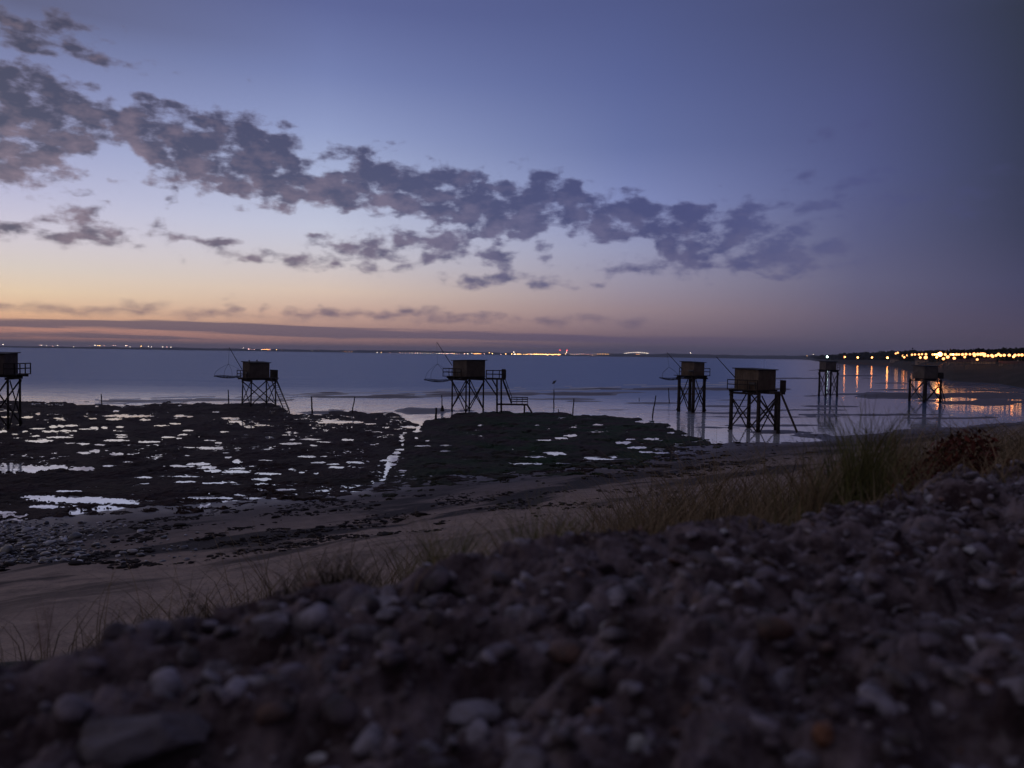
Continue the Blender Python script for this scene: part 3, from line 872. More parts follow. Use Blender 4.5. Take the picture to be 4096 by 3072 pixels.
for k, a in enumerate([
        (1545, 2385, 190, 'grey_stone', 'rounded pale grey stone on the path crest, largest of those against the grass', 0.95, 0.3),
        (1080, 2460, 190, 'grey_stone', 'smooth domed grey stone at the edge of the path, left of the largest crest stone', 0.7, 0.1),
        (860, 2560, 130, 'grey_stone', 'small grey stone with a pale cap, just below the domed stone at the left', 0.8, 0.5),
        (3872, 2176, 72, 'pale_stone', 'small bright white flat stone lying alone among dark gravel at the right', 0.5, 0.0),
        (3290, 2905, 190, 'rust_stone', 'rust brown pointed stone near the bottom edge of the photo', 0.9, 0.8),
        (3200, 3010, 170, 'grey_stone', 'pale grey stone just below and left of the rust brown one at the bottom', 0.55, 0.5),
        (1880, 2800, 290, 'grey_stone', 'broad flat pale grey stone slab half buried in the lower middle of the path', 0.32, 0.2),
        (600, 2880, 440, 'dark_stone', 'big hump backed grey boulder half buried at the lower left of the path', 0.62, 0.35),
        (80, 2815, 190, 'pale_stone', 'pale bluish flat stone at the left border of the photo, on the path', 0.4, 0.1),
        (1010, 2690, 300, 'grey_stone', 'low grey stone ridge right of the big hump backed boulder', 0.35, 0.3),
        (2890, 2125, 62, 'pale_stone', 'small pale stone perched near the crest of the path, under the brown grass', 0.6, 0.6),
        (2940, 2330, 170, 'grey_stone', 'flat grey stone in the middle of the gravel, right of centre', 0.35, 0.2),
        (2590, 2225, 60, 'pale_stone', 'tiny pale stone on the path below the crest, right of centre', 0.7, 0.1),
        (2100, 3040, 160, 'grey_stone', 'blurred grey stone at the very bottom, centre of the path', 0.5, 0.0),
        (1290, 2930, 120, 'pale_stone', 'pale round stone lying low at the bottom of the path, right of the big boulder', 0.5, 0.0),
        (2560, 2960, 150, 'pale_stone', 'pale pebble near the bottom between the broad slab and the rust brown stone', 0.6, 0.3),
        (3760, 2330, 120, 'grey_stone', 'grey stone on the path below the bright white flat one at the right', 0.5, 0.3),
        (2440, 2500, 90, 'pale_stone', 'small pale stone in the centre right of the gravel, above the broad slab', 0.6, 0.4)]):
    single_stone(200 + k, a[0], a[1], a[2], M[a[3]], a[4], a[5], a[6])

# ---------------------------------------------------------------- grass on the bank
def grass_mat(name, c0, c1, c2):
    m = pbr(name, c0, 0.8, 0.2, None, None, [(0.0, c0), (0.5, c1), (1.0, c2)])
    return m


M['grass'] = grass_mat('dry grass', (0.12, 0.10, 0.056, 1), (0.20, 0.155, 0.095, 1), (0.28, 0.20, 0.125, 1))
M['green_grass'] = grass_mat('green grass', (0.085, 0.10, 0.038, 1), (0.14, 0.15, 0.056, 1), (0.20, 0.165, 0.075, 1))
M['weed'] = grass_mat('dark weed', (0.020, 0.018, 0.010, 1), (0.035, 0.028, 0.016, 1), (0.05, 0.032, 0.02, 1))
M['red_weed'] = grass_mat('red weed', (0.13, 0.03, 0.022, 1), (0.09, 0.026, 0.02, 1), (0.07, 0.038, 0.022, 1))


def blades(rng, x, y, z, h, w, lean, seg=3):
    """Bent, tapering blades as one array of vertices and quads."""
    n = len(x)
    ang = rng.uniform(0, 6.283, n)
    wind = rng.normal(0.5, 0.7, n)
    dx = np.cos(ang) * lean + wind * 0.10 * h; dy = np.sin(ang) * lean
    fa = rng.uniform(0, 3.1416, n)
    ux, uy = np.cos(fa), np.sin(fa)
    V = np.zeros((n, seg + 1, 2, 3))
    for i in range(seg + 1):
        t = i / seg
        ww = w * (1 - t * 0.85) * 0.5
        cx = x + dx * t * t; cy = y + dy * t * t; cz = z + h * t * (1 - 0.18 * t)
        for j, sg in ((0, -1), (1, 1)):
            V[:, i, j, 0] = cx + ux * ww * sg; V[:, i, j, 1] = cy + uy * ww * sg; V[:, i, j, 2] = cz
    base = np.arange(n)[:, None] * (seg + 1) * 2
    fs = []
    for i in range(seg):
        o = 2 * i
        fs.append(np.concatenate([base + o, base + o + 1, base + o + 3, base + o + 2], 1))
    return V.reshape(-1, 3), np.concatenate(fs)


def ground_z(x, y):
    return np.maximum(beach_z(x, y), np.where((x * NRM[0] + y * NRM[1] - S0) < 0.6, path_z(x, y), -9))


def build_bank_grass():
    rng = np.random.default_rng(11)
    n = 170000
    a = rng.uniform(-4, 34, n)
    a = -2.5 + 36 * rng.random(n) ** 1.7
    s = 0.05 + 11.5 * rng.random(n) ** 1.5
    x = NRM[0] * (s + S0) + TAN[0] * a; y = NRM[1] * (s + S0) + TAN[1] * a
    d = np.hypot(x, y)
    cl = fbm(x * 0.9, y * 0.9, 71, 3)
    k = (y > 0.3) & (rng.random(n) < 0.12 + 0.88 * sstep(0.3, 2.2, a)) & (cl + 0.25 * rng.random(n) > 0.54) & (np.abs(x / np.maximum(y, .01)) < 0.85)
    x, y, s, d, cl, a = x[k], y[k], s[k], d[k], cl[k], a[k]
    h = (0.13 + 0.36 * sstep(0.2, 2.0, s)) * (0.5 + 1.0 * rng.random(len(x))) * (0.65 + 0.9 * (cl - 0.3)) * (0.6 + 0.4 * sstep(0, 4, d)) * (0.6 + 0.4 * sstep(0.3, 2.0, a))
    w = 0.0015 + 0.0009 * np.minimum(d, 8)
    V, Fc = blades(rng, x, y, ground_z(x, y) - 0.01, h, w, 0.7 * h)
    tag(mesh_obj('bank_grass', V, Fc, M['grass']), kind='stuff')


build_bank_grass()


def tuft(seed, px, py, dist_s, hpx, wpx, n, mat, name, label, cat, lean=0.3, blade=1.0, bushy=False):
    """One clump: rooted on the bank dist_s metres beyond the crest, on the sight line's bearing, with the height it has there."""
    rng = np.random.default_rng(seed)
    d0 = ray(px, py)
    b = d0[:2] / np.linalg.norm(d0[:2])
    L = (dist_s + S0) / max(0.05, b @ NRM)
    bx, by = b * L
    bz = float(ground_z(np.array([bx]), np.array([by]))[0])
    ptop = W(px, py - hpx, by)
    H = max(0.06, ptop[2] - bz) * (1.0 if bushy else 1.32)
    half = wpx / F * by / 2
    if bushy:
        m = n
        u = rng.normal(size=(m, 3)); u /= np.linalg.norm(u, axis=1)[:, None]
        u *= (rng.random(m) ** 0.4)[:, None]
        lump = 0.45 + 1.0 * vnoise(u[:, 0] * 2.2 + 5 + seed, u[:, 1] * 2.2 + u[:, 2] * 2.2, seed)
        c = np.stack([u[:, 0] * half * lump, u[:, 1] * half * lump, H * 0.52 + u[:, 2] * H * 0.50 * lump], -1)
        sz = half * rng.uniform(0.05, 0.12, m)
        t1 = rng.normal(size=(m, 3)); t1 /= np.linalg.norm(t1, axis=1)[:, None]
        t2 = np.cross(t1, rng.normal(size=(m, 3))); t2 /= np.linalg.norm(t2, axis=1)[:, None]
        V = np.stack([c - t1 * sz[:, None], c + t2 * sz[:, None] * 0.45, c + t1 * sz[:, None], c - t2 * sz[:, None] * 0.45], 1).reshape(-1, 3)
        Fc = np.arange(4 * m).reshape(-1, 4)
        V2, F2 = blades(rng, rng.normal(0, half * .3, 30), rng.normal(0, half * .3, 30), np.full(30, -0.03), H * rng.uniform(.5, .95, 30), np.full(30, half * 0.03), half * 0.6)
        Fc = np.concatenate([Fc, F2 + len(V)]); V = np.concatenate([V, V2])
    else:
        rr = half * np.abs(rng.normal(0, 0.5, n)); t = rng.uniform(0, 6.283, n)
        x = rr * np.cos(t); y = rr * np.sin(t) * 0.8
        h = H * np.clip(rng.normal(0.72, 0.2, n), 0.25, 1.05) * (1 - 0.35 * (rr / half / 1.6).clip(0, 1))
        w = np.full(n, (0.0016 + 0.0011 * by) * blade)
        V, Fc = blades(rng, x, y, np.full(n, -0.03), h, w, lean * half + 0.15 * h, 4)
    o = mesh_obj(name, V, Fc, M[mat], loc=(bx, by, bz))
    tag(o, label, cat)


tuft(1, 3430, 1950, 0.40, 370, 540, 480, 'green_grass', 'grass_tuft', 'tallest green grass tuft, at the path edge right of the largest stilt hut', 'grass tuft')
tuft(2, 3250, 1985, 0.35, 250, 210, 150, 'grass', 'grass_tuft', 'thin pale brown grass tuft left of the tallest green one', 'grass tuft', 0.5)
tuft(3, 3590, 1935, 0.5, 290, 260, 230, 'grass', 'grass_tuft', 'reddish brown grass tuft right behind the tallest green one', 'grass tuft', 0.45)
tuft(4, 3060, 2050, 0.35, 130, 190, 150, 'grass', 'grass_tuft', 'short dry brown grass tuft with splayed stalks, left of the thin pale brown one', 'grass tuft', 0.7)
tuft(5, 2600, 2120, 0.4, 170, 420, 330, 'grass', 'grass_tuft', 'wide loose dry grass tuft at the path edge right of the middle', 'grass tuft', 0.6)
tuft(6, 2150, 2190, 0.3, 240, 420, 420, 'green_grass', 'grass_tuft', 'dull green grass tuft along the path edge in the middle', 'grass tuft', 0.6)
tuft(7, 1780, 2250, 0.25, 230, 340, 380, 'green_grass', 'grass_tuft', 'low green grass tuft right of the largest crest stone', 'grass tuft', 0.6)
tuft(8, 1340, 2370, 0.22, 250, 330, 420, 'weed', 'grass_tuft', 'dark bristly grass tuft between the domed stone and the largest crest stone', 'grass tuft', 0.5)
tuft(9, 1180, 2420, 0.2, 190, 260, 300, 'weed', 'grass_tuft', 'dark grass tuft directly behind the smooth domed stone', 'grass tuft', 0.5)
tuft(10, 930, 2480, 0.25, 190, 240, 34, 'weed', 'grass_tuft', 'a few thin bare stalks standing up left of the domed stone', 'grass tuft', 0.6)
tuft(11, 370, 2580, 0.2, 210, 190, 26, 'weed', 'grass_tuft', 'sparse tall dry stalks with bent tips above the lower left edge of the path', 'grass tuft', 0.7)
tuft(12, 250, 2590, 0.2, 260, 180, 10, 'weed', 'grass_tuft', 'three or four very thin upright stalks at the far left of the path edge', 'grass tuft', 0.5)
tuft(13, 3860, 1870, 0.40, 120, 330, 1700, 'red_weed', 'low_bush', 'dark red low bush on the crest of the path at the right', 'bush', bushy=True)
tuft(14, 3660, 1905, 0.4, 45, 180, 700, 'red_weed', 'low_bush', 'small brownish red bush left of the dark red one on the right crest', 'bush', bushy=True)
tuft(15, 590, 2530, 0.2, 60, 210, 500, 'weed', 'low_bush', 'low blackish leafy weed above the left edge of the path', 'bush', bushy=True)
tuft(16, 800, 2480, 0.22, 85, 200, 500, 'weed', 'low_bush', 'dark leafy weed clump nearest to the left of the domed stone', 'bush', bushy=True)
tuft(17, 175, 2610, 0.15, 60, 110, 300, 'red_weed', 'low_bush', 'little rusty leafed plant at the lower left corner of the grass edge', 'bush', bushy=True)

# rubble and sea wrack on the upper beach
def scatter_rocks(name, seed, n, region, size, mat, flat=0.8):
    rng = np.random.default_rng(seed)
    v1, f1 = ico(1)
    shapes = [stone_shape(rng, v1) for _ in range(20)]
    px = rng.uniform(region[0], region[1], n); py = rng.uniform(region[2], region[3], n)
    keep = region[4](px, py, rng)
    px, py = px[keep], py[keep]
    p = P(px, py, 0.25)
    x, y = p[:, 0], p[:, 1]
    z = beach_z(x, y)
    V = []; Fc = []
    for i in range(len(x)):
        sz = size * math.exp(rng.normal(0, 0.5))
        q = shapes[rng.integers(20)] * sz
        t = rng.uniform(0, 6.283); c, s_ = math.cos(t), math.sin(t)
        q = np.stack([q[:, 0] * c - q[:, 1] * s_, q[:, 0] * s_ + q[:, 1] * c, q[:, 2] * flat], -1)
        V.append(q + (x[i], y[i], z[i] + sz * 0.1)); Fc.append(f1 + i * len(v1))
    tag(mesh_obj(name, np.concatenate(V), np.concatenate(Fc), mat, smooth=True), kind='stuff')


M['rubble'] = pbr('wet beach rubble', (0.06, 0.055, 0.06, 1), 0.35, 0.5, (9, 0.02, 4), None, [(0, (0.02, 0.017, 0.02, 1)), (0.6, (0.05, 0.046, 0.052, 1)), (0.82, (0.16, 0.16, 0.18, 1)), (1, (0.55, 0.55, 0.6, 1))])  # palest tones stand in for glints of puddles among the stones
M['seaweed'] = pbr('sea wrack', (0.012, 0.010, 0.011, 1), 0.8, 0.1, (12, 0.03, 4), ((0.022, 0.015, 0.014, 1), 4))
scatter_rocks('beach_rubble', 5, 2400, (-60, 800, 2050, 2300, lambda x, y, r: (r.random(len(x)) < np.exp(-((x - 120) / 220.0) ** 2) + 0.10) & (y > 2060 + 0.05 * x)), 0.075, M['rubble'])
scatter_rocks('sea_wrack', 6, 15000, (-100, 2900, 1990, 2330, lambda x, y, r: (fbm(x / 130.0 + 0.004 * y, (y + 0.10 * x) / 20.0, 66, 4) > 0.545) & (np.abs(y + 0.13 * x - 2270) < 105 + 40 * r.random(len(x)))), 0.075, M['seaweed'], 0.4)

scatter_rocks('weedy_rock_debris', 8, 5200, (2350, 3300, 1700, 1930, lambda x, y, r: (fbm(x / 110.0, y / 9.0, 68, 4) > 0.52) & (y > 1752 - 0.05 * (x - 2800)) & (r.random(len(x)) < np.exp(-((x - 2720) / 260.0) ** 2) + .10)), 0.13, M['seaweed'], 0.35)

# ---------------------------------------------------------------- stilt fishing huts
def hut(label, px, depth, zd, yaw, half_leg, deck, cabin, cab_h, cab_mat='plank', leg_r=0.11, base_z=-0.05, cab_off=(0, 0), braces=True, rails=(), panel=None,
        extra=None, boom=None, net=None, window=None, stubs=(), door=False, lean=0.0, slope=0.12, skip_leg=()):
    base = W(px, 1500, depth); base[2] = 0.0
    root = empty('fishing_hut', base)
    tag(root, label, 'fishing hut', 'stilt fishing huts on the shore')
    c, s_ = math.cos(yaw), math.sin(yaw)

    def r(x, y, z=None):
        q = (x * c - y * s_, x * s_ + y * c)
        return q if z is None else (q[0], q[1], z)

    wd = M['wood']
    H = half_leg
    corners = [(-H, -H), (H, -H), (H, H), (-H, H)]
    for i, (x, y) in enumerate(corners):
        if i not in skip_leg:
            MB().tube(r(x * (1 + lean), y * (1 + lean), base_z - 0.5), r(x, y, zd - 0.1), leg_r * 1.15, leg_r, 8).build('leg', wd, root, True)
    if braces:
        for i in range(4):
            a = corners[i]; b = corners[(i + 1) % 4]
            if i in skip_leg or (i + 1) % 4 in skip_leg:
                continue
            off = Vector(r(a[0] + b[0], a[1] + b[1], 0)).normalized() * (leg_r * 1.3)
            for p, q, k in ((a, b, 1.0), (b, a, 1.35)):
                p0 = Vector(r(p[0], p[1], base_z + 0.35 + 0.02 * i)) + off * k; p1 = Vector(r(q[0], q[1], zd - 0.5)) + off * k
                MB().beam(p0, p1, 0.06, 0.125).build('brace', wd, root)
    # deck: joists and boards
    x0, x1, y0, y1 = deck
    mb = MB()
    mb.prism([r(x0, y0), r(x1, y0), r(x1, y1), r(x0, y1)], zd, zd + 0.07)
    mb.build('deck', wd, root)
    mb = MB()
    for t in (-H, 0, H):
        if y0 < t < y1:
            mb.beam(r(x0 + 0.05, t, zd - 0.11), r(x1 - 0.05, t, zd - 0.11), 0.12, 0.2)
    for t in (-H, H):
        mb.beam(r(t, y0 + 0.05, zd - 0.33), r(t, y1 - 0.05, zd - 0.33), 0.14, 0.22)
    mb.build('joist', wd, root)
    # cabin with cladding boards, roof, door, window
    k = cabin; ox, oy = cab_off
    cb = [(ox - k[0], oy - k[1]), (ox + k[0], oy - k[1]), (ox + k[0], oy + k[1]), (ox - k[0], oy + k[1])]
    zc = zd + 0.07
    tops = [zc + cab_h + slope * v for v in (0.0, 0.0, 1.0, 1.0)]
    mb = MB()
    mb.prism([r(*p) for p in cb], zc + 0.002, 0, [t for t in tops])
    for i in range(4):                                           # upright battens over the board joints
        a = Vector(cb[i] + (0,)); b = Vector(cb[(i + 1) % 4] + (0,))
        d = (b - a); L = d.length; d /= L
        nrm = Vector((d.y, -d.x, 0))
        nb = max(3, int(L / 0.30))
        for j in range(nb + 1):
            q = a + d * (0.03 + (L - 0.06) * j / nb) + nrm * 0.012
            tz = tops[i] + (tops[(i + 1) % 4] - tops[i]) * j / nb
            mb.beam(r(q.x, q.y, zc + 0.03), r(q.x, q.y, tz - 0.03), 0.035, 0.03)
    mb.build('cabin', M[cab_mat], root)
    e = 0.20
    rf = MB()
    vs = []
    for i, (sx, sy) in enumerate(((-1, -1), (1, -1), (1, 1), (-1, 1))):
        p = r(ox + sx * (k[0] + e), oy + sy * (k[1] + e))
        vs.append((p[0], p[1], tops[i] + 0.004))
    vs += [(a, b, z + 0.08) for a, b, z in vs]
    rf.add(vs, [(3, 2, 1, 0), (4, 5, 6, 7), (0, 1, 5, 4), (1, 2, 6, 5), (2, 3, 7, 6), (3, 0, 4, 7)])
    roof = rf.build('roof', M['roof'], root)
    for sx, sy, hh in stubs:
        p = r(ox + sx * k[0], oy + sy * k[1], tops[1] + 0.03)
        MB().tube(p, (p[0], p[1], p[2] + hh), 0.09, 0.08, 8).build('chimney', M['iron'], roof)
    if window:
        sx, zz, ww, hh = window
        y_ = oy - k[1] - 0.03
        fr = MB()
        fr.prism([r(ox + sx - ww / 2 - .05, y_ - .02), r(ox + sx + ww / 2 + .05, y_ - .02), r(ox + sx + ww / 2 + .05, y_ + .01), r(ox + sx - ww / 2 - .05, y_ + .01)], zc + zz - .05, zc + zz + hh + .05)
        f = fr.build('window', wd, root)
        pn = MB()
        pn.prism([r(ox + sx - ww / 2, y_ - .028), r(ox + sx + ww / 2, y_ - .028), r(ox + sx + ww / 2, y_ - .018), r(ox + sx - ww / 2, y_ - .018)], zc + zz, zc + zz + hh)
        pn.build('pane', M['glass'], f)
    if door:
        x_ = ox + k[0] + 0.03
        dr = MB()
        dr.prism([r(x_ - .01, oy - .38), r(x_ + .02, oy - .38), r(x_ + .02, oy + .38), r(x_ - .01, oy + .38)], zc + .05, zc + min(1.85, cab_h - .12))
        d_ = dr.build('door', M['wood'], root)
        MB().tube(r(x_ + .03, oy - .28, zc + .95), r(x_ + .07, oy - .28, zc + .95), .03, .03, 6).build('handle', M['iron'], d_)
    for a, b in rails:
        mb = MB()
        a3 = Vector(r(a[0], a[1], zd + .05)); b3 = Vector(r(b[0], b[1], zd + .05))
        L = (b3 - a3).length
        n = max(1, int(round(L / 1.3)))
        for i in range(n + 1):
            p = a3.lerp(b3, i / n)
            mb.beam(p, p + Vector((0, 0, 1.0)), .075, .075)
        for hh in (.52, .98):
            mb.beam(a3 + Vector((0, 0, hh)), b3 + Vector((0, 0, hh)), .055, .095)
        mb.build('railing', wd, root)
    if panel:
        a, b, hh = panel
        a3 = Vector(r(a[0], a[1], zd + .05)); b3 = Vector(r(b[0], b[1], zd + .05))
        n = max(2, int((b3 - a3).length / .14))
        mb = MB()
        dd = (b3 - a3) / n
        for i in range(n):
            p = a3 + dd * (i + .5)
            mb.beam(p, p + Vector((0, 0, hh)), dd.length * .93, .04, up=tuple(dd.normalized().cross(Vector((0, 0, 1)))))
        mb.beam(a3 + Vector((0, 0, hh * .96)), b3 + Vector((0, 0, hh * .96)), .08, .07)
        mb.build('boarded_panel', wd, root)
    org = Vector(base)
    if boom:
        wn = MB()
        q0 = Vector(r(x0 + .35, y0 + .5, zd + .1)); q1 = Vector(r(x0 + .35, y0 + 1.2, zd + .1))
        for q in (q0, q1):
            wn.beam(q, q + Vector((0, 0, .75)), .08, .08)
        wn.tube(q0 + Vector((0, 0, .6)), q1 + Vector((0, 0, .6)), .13, .13, 9)
        wn.tube(q0 + Vector((0, 0, .6)), q0 + (q0 - q1) * .3 + Vector((0, 0, .6)), .03, .03, 6)
        wn.build('winch', M['iron'], root)
    if extra:
        extra(root, org)
    if boom:
        p0 = Vector(W(boom[0], boom[1], depth)) - org; p1 = Vector(W(boom[2], boom[3], depth - boom[4])) - org
        MB().tube(p0, p1, .05, .03, 7).build('boom', wd, root, True)
        tip = p1
    if net:
        nx, ny, rad = net
        ctr = Vector(W(nx, ny, depth - (boom[4] if boom else 0.0))) - org
        hoop = MB()
        N = 20
        ring = [ctr + Vector((math.cos(6.2832 * i / N) * rad, math.sin(6.2832 * i / N) * rad, 0.06 * math.sin(3 * 6.2832 * i / N))) for i in range(N)]
        for i in range(N):
            hoop.tube(ring[i], ring[(i + 1) % N], .025, .025, 5)
        nt = hoop.build('net', M['net'], root)
        mesh = MB()
        for i in range(-6, 7):
            t = i / 6.5 * rad; hl = math.sqrt(max(0, rad * rad - t * t))
            for ax in (0, 1):
                pts = []
                for j in range(7):
                    u = -hl + 2 * hl * j / 6
                    sag = -.30 * (1 - (t * t + u * u) / (rad * rad))
                    pts.append(ctr + (Vector((t, u, sag)) if ax else Vector((u, t, sag + .004))))
                for j in range(6):
                    mesh.tube(pts[j], pts[j + 1], .016, .016, 3)
        mesh.build('mesh', M['net'], nt)
        if boom:
            cords = MB()
            top = ctr + (tip - ctr) * .42
            cords.tube(tip, top, .012, .012, 4)
            for i in range(4):
                q = ring[(i * 5 + 2) % N]
                last = top
                for j in range(1, 6):
                    t = j / 5
                    p = top.lerp(q, t) + (q - ctr) * .32 * math.sin(math.pi * t)
                    cords.tube(last, p, .014, .014, 4)
                    last = p
            cords.build('net_bow', M['net'], root)
    return root


def flight(root, p0, p1, width, n, mat, name='stair', rail=True, across=(0, 1, 0)):
    """Straight open stair: two stringers and treads, as a part; hand rail as another."""
    p0 = Vector(p0); p1 = Vector(p1)
    ac = Vector(across).normalized() * (width / 2)
    mb = MB()
    mb.beam(p0 + ac, p1 + ac, .07, .2); mb.beam(p0 - ac, p1 - ac, .07, .2)
    for i in range(n):
        p = p0.lerp(p1, (i + .5) / n) + Vector((0, 0, .03))
        mb.beam(p + ac * 1.02, p - ac * 1.02, .2, .04)
    st = mb.build(name, mat, root)
    if rail:
        hr = MB()
        up = Vector((0, 0, .85))
        for sg in (1, -1):
            hr.beam(p0 + ac * sg + up, p1 + ac * sg + up, .05, .07)
            for t in (.03, .5, .97):
                q = p0.lerp(p1, t) + ac * sg
                hr.beam(q, q + up, .05, .05)
        hr.build('hand_rail', mat, st)


def at(px, py, depth, org):
    return Vector(W(px, py, depth)) - org


D2R = math.radians

# far left hut, half out of the frame
hut('dark stilt hut cut off by the left border, open railed deck at its right', -10, 72, 4.95, D2R(12), 1.35, (-2.6, 2.12, -1.9, 1.9), (1.45, 1.5), 1.78, cab_off=(-0.33, 0.0), leg_r=.095,
    rails=[((1.2, -1.85), (2.08, -1.85)), ((2.08, -1.85), (2.08, 1.85))], window=(.75, 1.05, .45, .42), door=False)


def ex2(root, org):
    flight(root, at(1092, 1512, 104, org), at(1146, 1640, 97, org), .75, 14, M['wood'], rail=False, across=(.6, .8, 0))
    MB().beam(at(1104, 1512, 104, org), at(1160, 1652, 96.5, org), .09, .12).build('stay', M['wood'], root)


hut('brown stilt hut over the left rocks, with boarded landing and steep ladder', 1036, 107, 3.75, D2R(38), 1.62, (-2.35, 2.05, -1.95, 2.0), (1.35, 1.30), 2.0, cab_off=(-.35, .15), leg_r=.09, lean=.06,
    rails=[((-2.3, -1.9), (-2.3, 1.95))], panel=((2.0, -1.6), (2.0, 1.2), 1.1), extra=ex2, boom=(968, 1478, 917, 1390, 3.0), net=(912, 1504, 1.75), stubs=((-.9, -.6, .35), (.1, .0, .4)))


def ex3(root, org):
    dp = 100.0
    wd = M['wood']
    for px_, n in ((1988, 0), (2005, 1)):
        for dy in (-.6, .6):
            q = at(px_, 1655, dp + dy, org)
            t = at(px_, 1512, dp + dy, org)
            MB().tube((q.x, q.y, -.4), t, .12, .11, 8).build('leg', wd, root, True)
    a = at(1945, 1512, dp, org); b = at(2023, 1512, dp, org)
    MB().prism([(a.x, a.y - .7), (b.x, a.y - .7), (b.x, a.y + .7), (a.x, a.y + .7)], a.z - .18, a.z + .03).build('bridge', wd, root)
    for sy in (-.68, .68):
        mb = MB()
        for i in range(4):
            p = Vector((a.x + (b.x - a.x) * i / 3, a.y + sy, a.z + .03))
            mb.beam(p, p + Vector((0, 0, 1.0)), .08, .08)
        for hh in (.5, .97):
            mb.beam((a.x, a.y + sy, a.z + hh), (b.x, a.y + sy, a.z + hh), .05, .09)
        mb.build('railing', wd, root)
    g0 = Vector((b.x - .28, b.y, b.z))
    mb = MB()
    for i in range(9):
        p = g0 + Vector((0, -.66 + .165 * i, -.05))
        mb.beam(p, p + Vector((0, 0, 1.12)), .16, .05, up=(1, 0, 0))
    mb.prism([(g0.x - .25, g0.y - .75), (g0.x + .25, g0.y - .75), (g0.x + .25, g0.y - .68), (g0.x - .25, g0.y - .68)], g0.z - .1, g0.z + 1.12)
    mb.prism([(g0.x - .25, g0.y - .75 + 1.43), (g0.x + .25, g0.y + .68), (g0.x + .25, g0.y + .75), (g0.x - .25, g0.y + .75)], g0.z - .1, g0.z + 1.12)
    mb.build('gate', wd, root)
    flight(root, at(2012, 1520, dp, org), at(2046, 1612, dp, org), .9, 13, wd)
    l0 = at(1985, 1614, dp, org); l1 = at(2112, 1618, dp, org)
    MB().prism([(l0.x, l0.y - .55), (l1.x, l1.y - .55), (l1.x, l1.y + .55), (l0.x, l0.y + .55)], l0.z - .17, l0.z).build('landing', wd, root)
    for sy in (-.52, .52):
        mb = MB()
        q0 = at(2046, 1614, dp, org)
        for i in range(4):
            p = Vector((q0.x + (l1.x - .05 - q0.x) * i / 3, l0.y + sy, l0.z))
            mb.beam(p, p + Vector((0, 0, .85)), .06, .06)
        for hh in (.3, .58, .83):
            mb.beam((q0.x, l0.y + sy, l0.z + hh), (l1.x - .05, l0.y + sy, l0.z + hh), .04, .06)
        mb.build('landing_railing', wd, root)
    for sy in (-.45, .45):
        MB().tube((l1.x - .45, l1.y + sy, -.3), (l1.x - .45, l1.y + sy, l0.z - .1), .1, .1, 7).build('leg', wd, root, True)
    flight(root, (l1.x - .1, l1.y, l0.z - .1), (l1.x + .65, l1.y, -.1), .8, 7, wd, 'ladder', False)
    for x0_, x1_, y1_ in ((1938, 1985, 1580), (1966, 1992, 1560)):
        MB().beam(at(x0_, 1512, dp - .5, org), at(x1_, y1_, dp - .5, org), .08, .16).build('stay', wd, root)


hut('brown stilt hut in the middle with railed footbridge, stair and low landing', 1872, 101, 4.55, D2R(42), 1.42, (-2.35, 1.62, -1.6, 2.3), (1.50, 1.42), 2.05, cab_off=(.05, -.12), leg_r=.095,
    rails=[((-2.3, -1.5), (-2.3, 2.25)), ((-2.3, 2.25), (0.6, 2.25))], extra=ex3, boom=(1808, 1462, 1747, 1368, 3.0), net=(1752, 1519, 1.75), slope=-.1)

hut('small stilt hut on thick mossy piles in wet sand, right of the middle', 2768, 108, 4.95, D2R(40), 1.2, (-1.75, 1.75, -1.75, 1.75), (1.12, 1.08), 1.72, cab_mat='pale_plank', leg_r=.21, cab_off=(0, -.1),
    rails=[((1.7, -1.7), (1.7, 1.7)), ((-.6, 1.7), (1.7, 1.7))], boom=(2730, 1478, 2668, 1410, 2.5), net=(2682, 1512, 1.5), base_z=-.2)


def ex5(root, org):
    wd = M['wood']
    flight(root, at(3122, 1568, 78, org), at(3188, 1728, 75, org), .8, 15, wd, rail=False, across=(.35, .95, 0))
    for px_ in (3116,):
        for dy in (-.5, .5):
            q = at(px_, 1600, 79 + dy, org)
            MB().tube((q.x, q.y, -.5), at(px_, 1566, 79 + dy, org), .19, .17, 8).build('leg', wd, root, True)
    a = at(3085, 1568, 79, org); b = at(3130, 1568, 79, org)
    MB().prism([(a.x, a.y - .8), (b.x, a.y - .8), (b.x, a.y + .8), (a.x, a.y + .8)], a.z - .2, a.z + .05).build('bridge', wd, root)
    p0 = at(3108, 1566, 79, org)
    mb = MB()
    for i in range(4):
        q = p0 + Vector((.07 + .14 * i, -.82, 0))
        mb.beam(q, q + Vector((0, 0, 1.15)), .13, .05, up=(0, 1, 0))
    for i in range(9):
        q = p0 + Vector((.58, -.75 + .18 * i, 0))
        mb.beam(q, q + Vector((0, 0, 1.15)), .17, .05, up=(1, 0, 0))
    mb.build('gate', wd, root)
    for dy in (-.55, .55):
        MB().beam(at(3036, 1690, 79 + dy, org), at(3108, 1595, 79 + dy, org), .08, .17).build('brace', wd, root)
        MB().beam(at(3036, 1595, 79 + dy + .1, org), at(3112, 1690, 79 + dy + .1, org), .08, .17).build('brace', wd, root)


hut('largest stilt hut, nearest the beach at the right, gate beside its long ladder', 3018, 82, 4.2, D2R(40), 1.62, (-2.1, 1.7, -1.75, 1.9), (1.58, 1.40), 2.0, cab_mat='pale_plank', cab_off=(-.05, -.12), leg_r=.19,
    extra=ex5, boom=(2940, 1510, 2866, 1428, 2.5), rails=[((-2.05, -1.7), (-2.05, 1.85))], base_z=-.3)

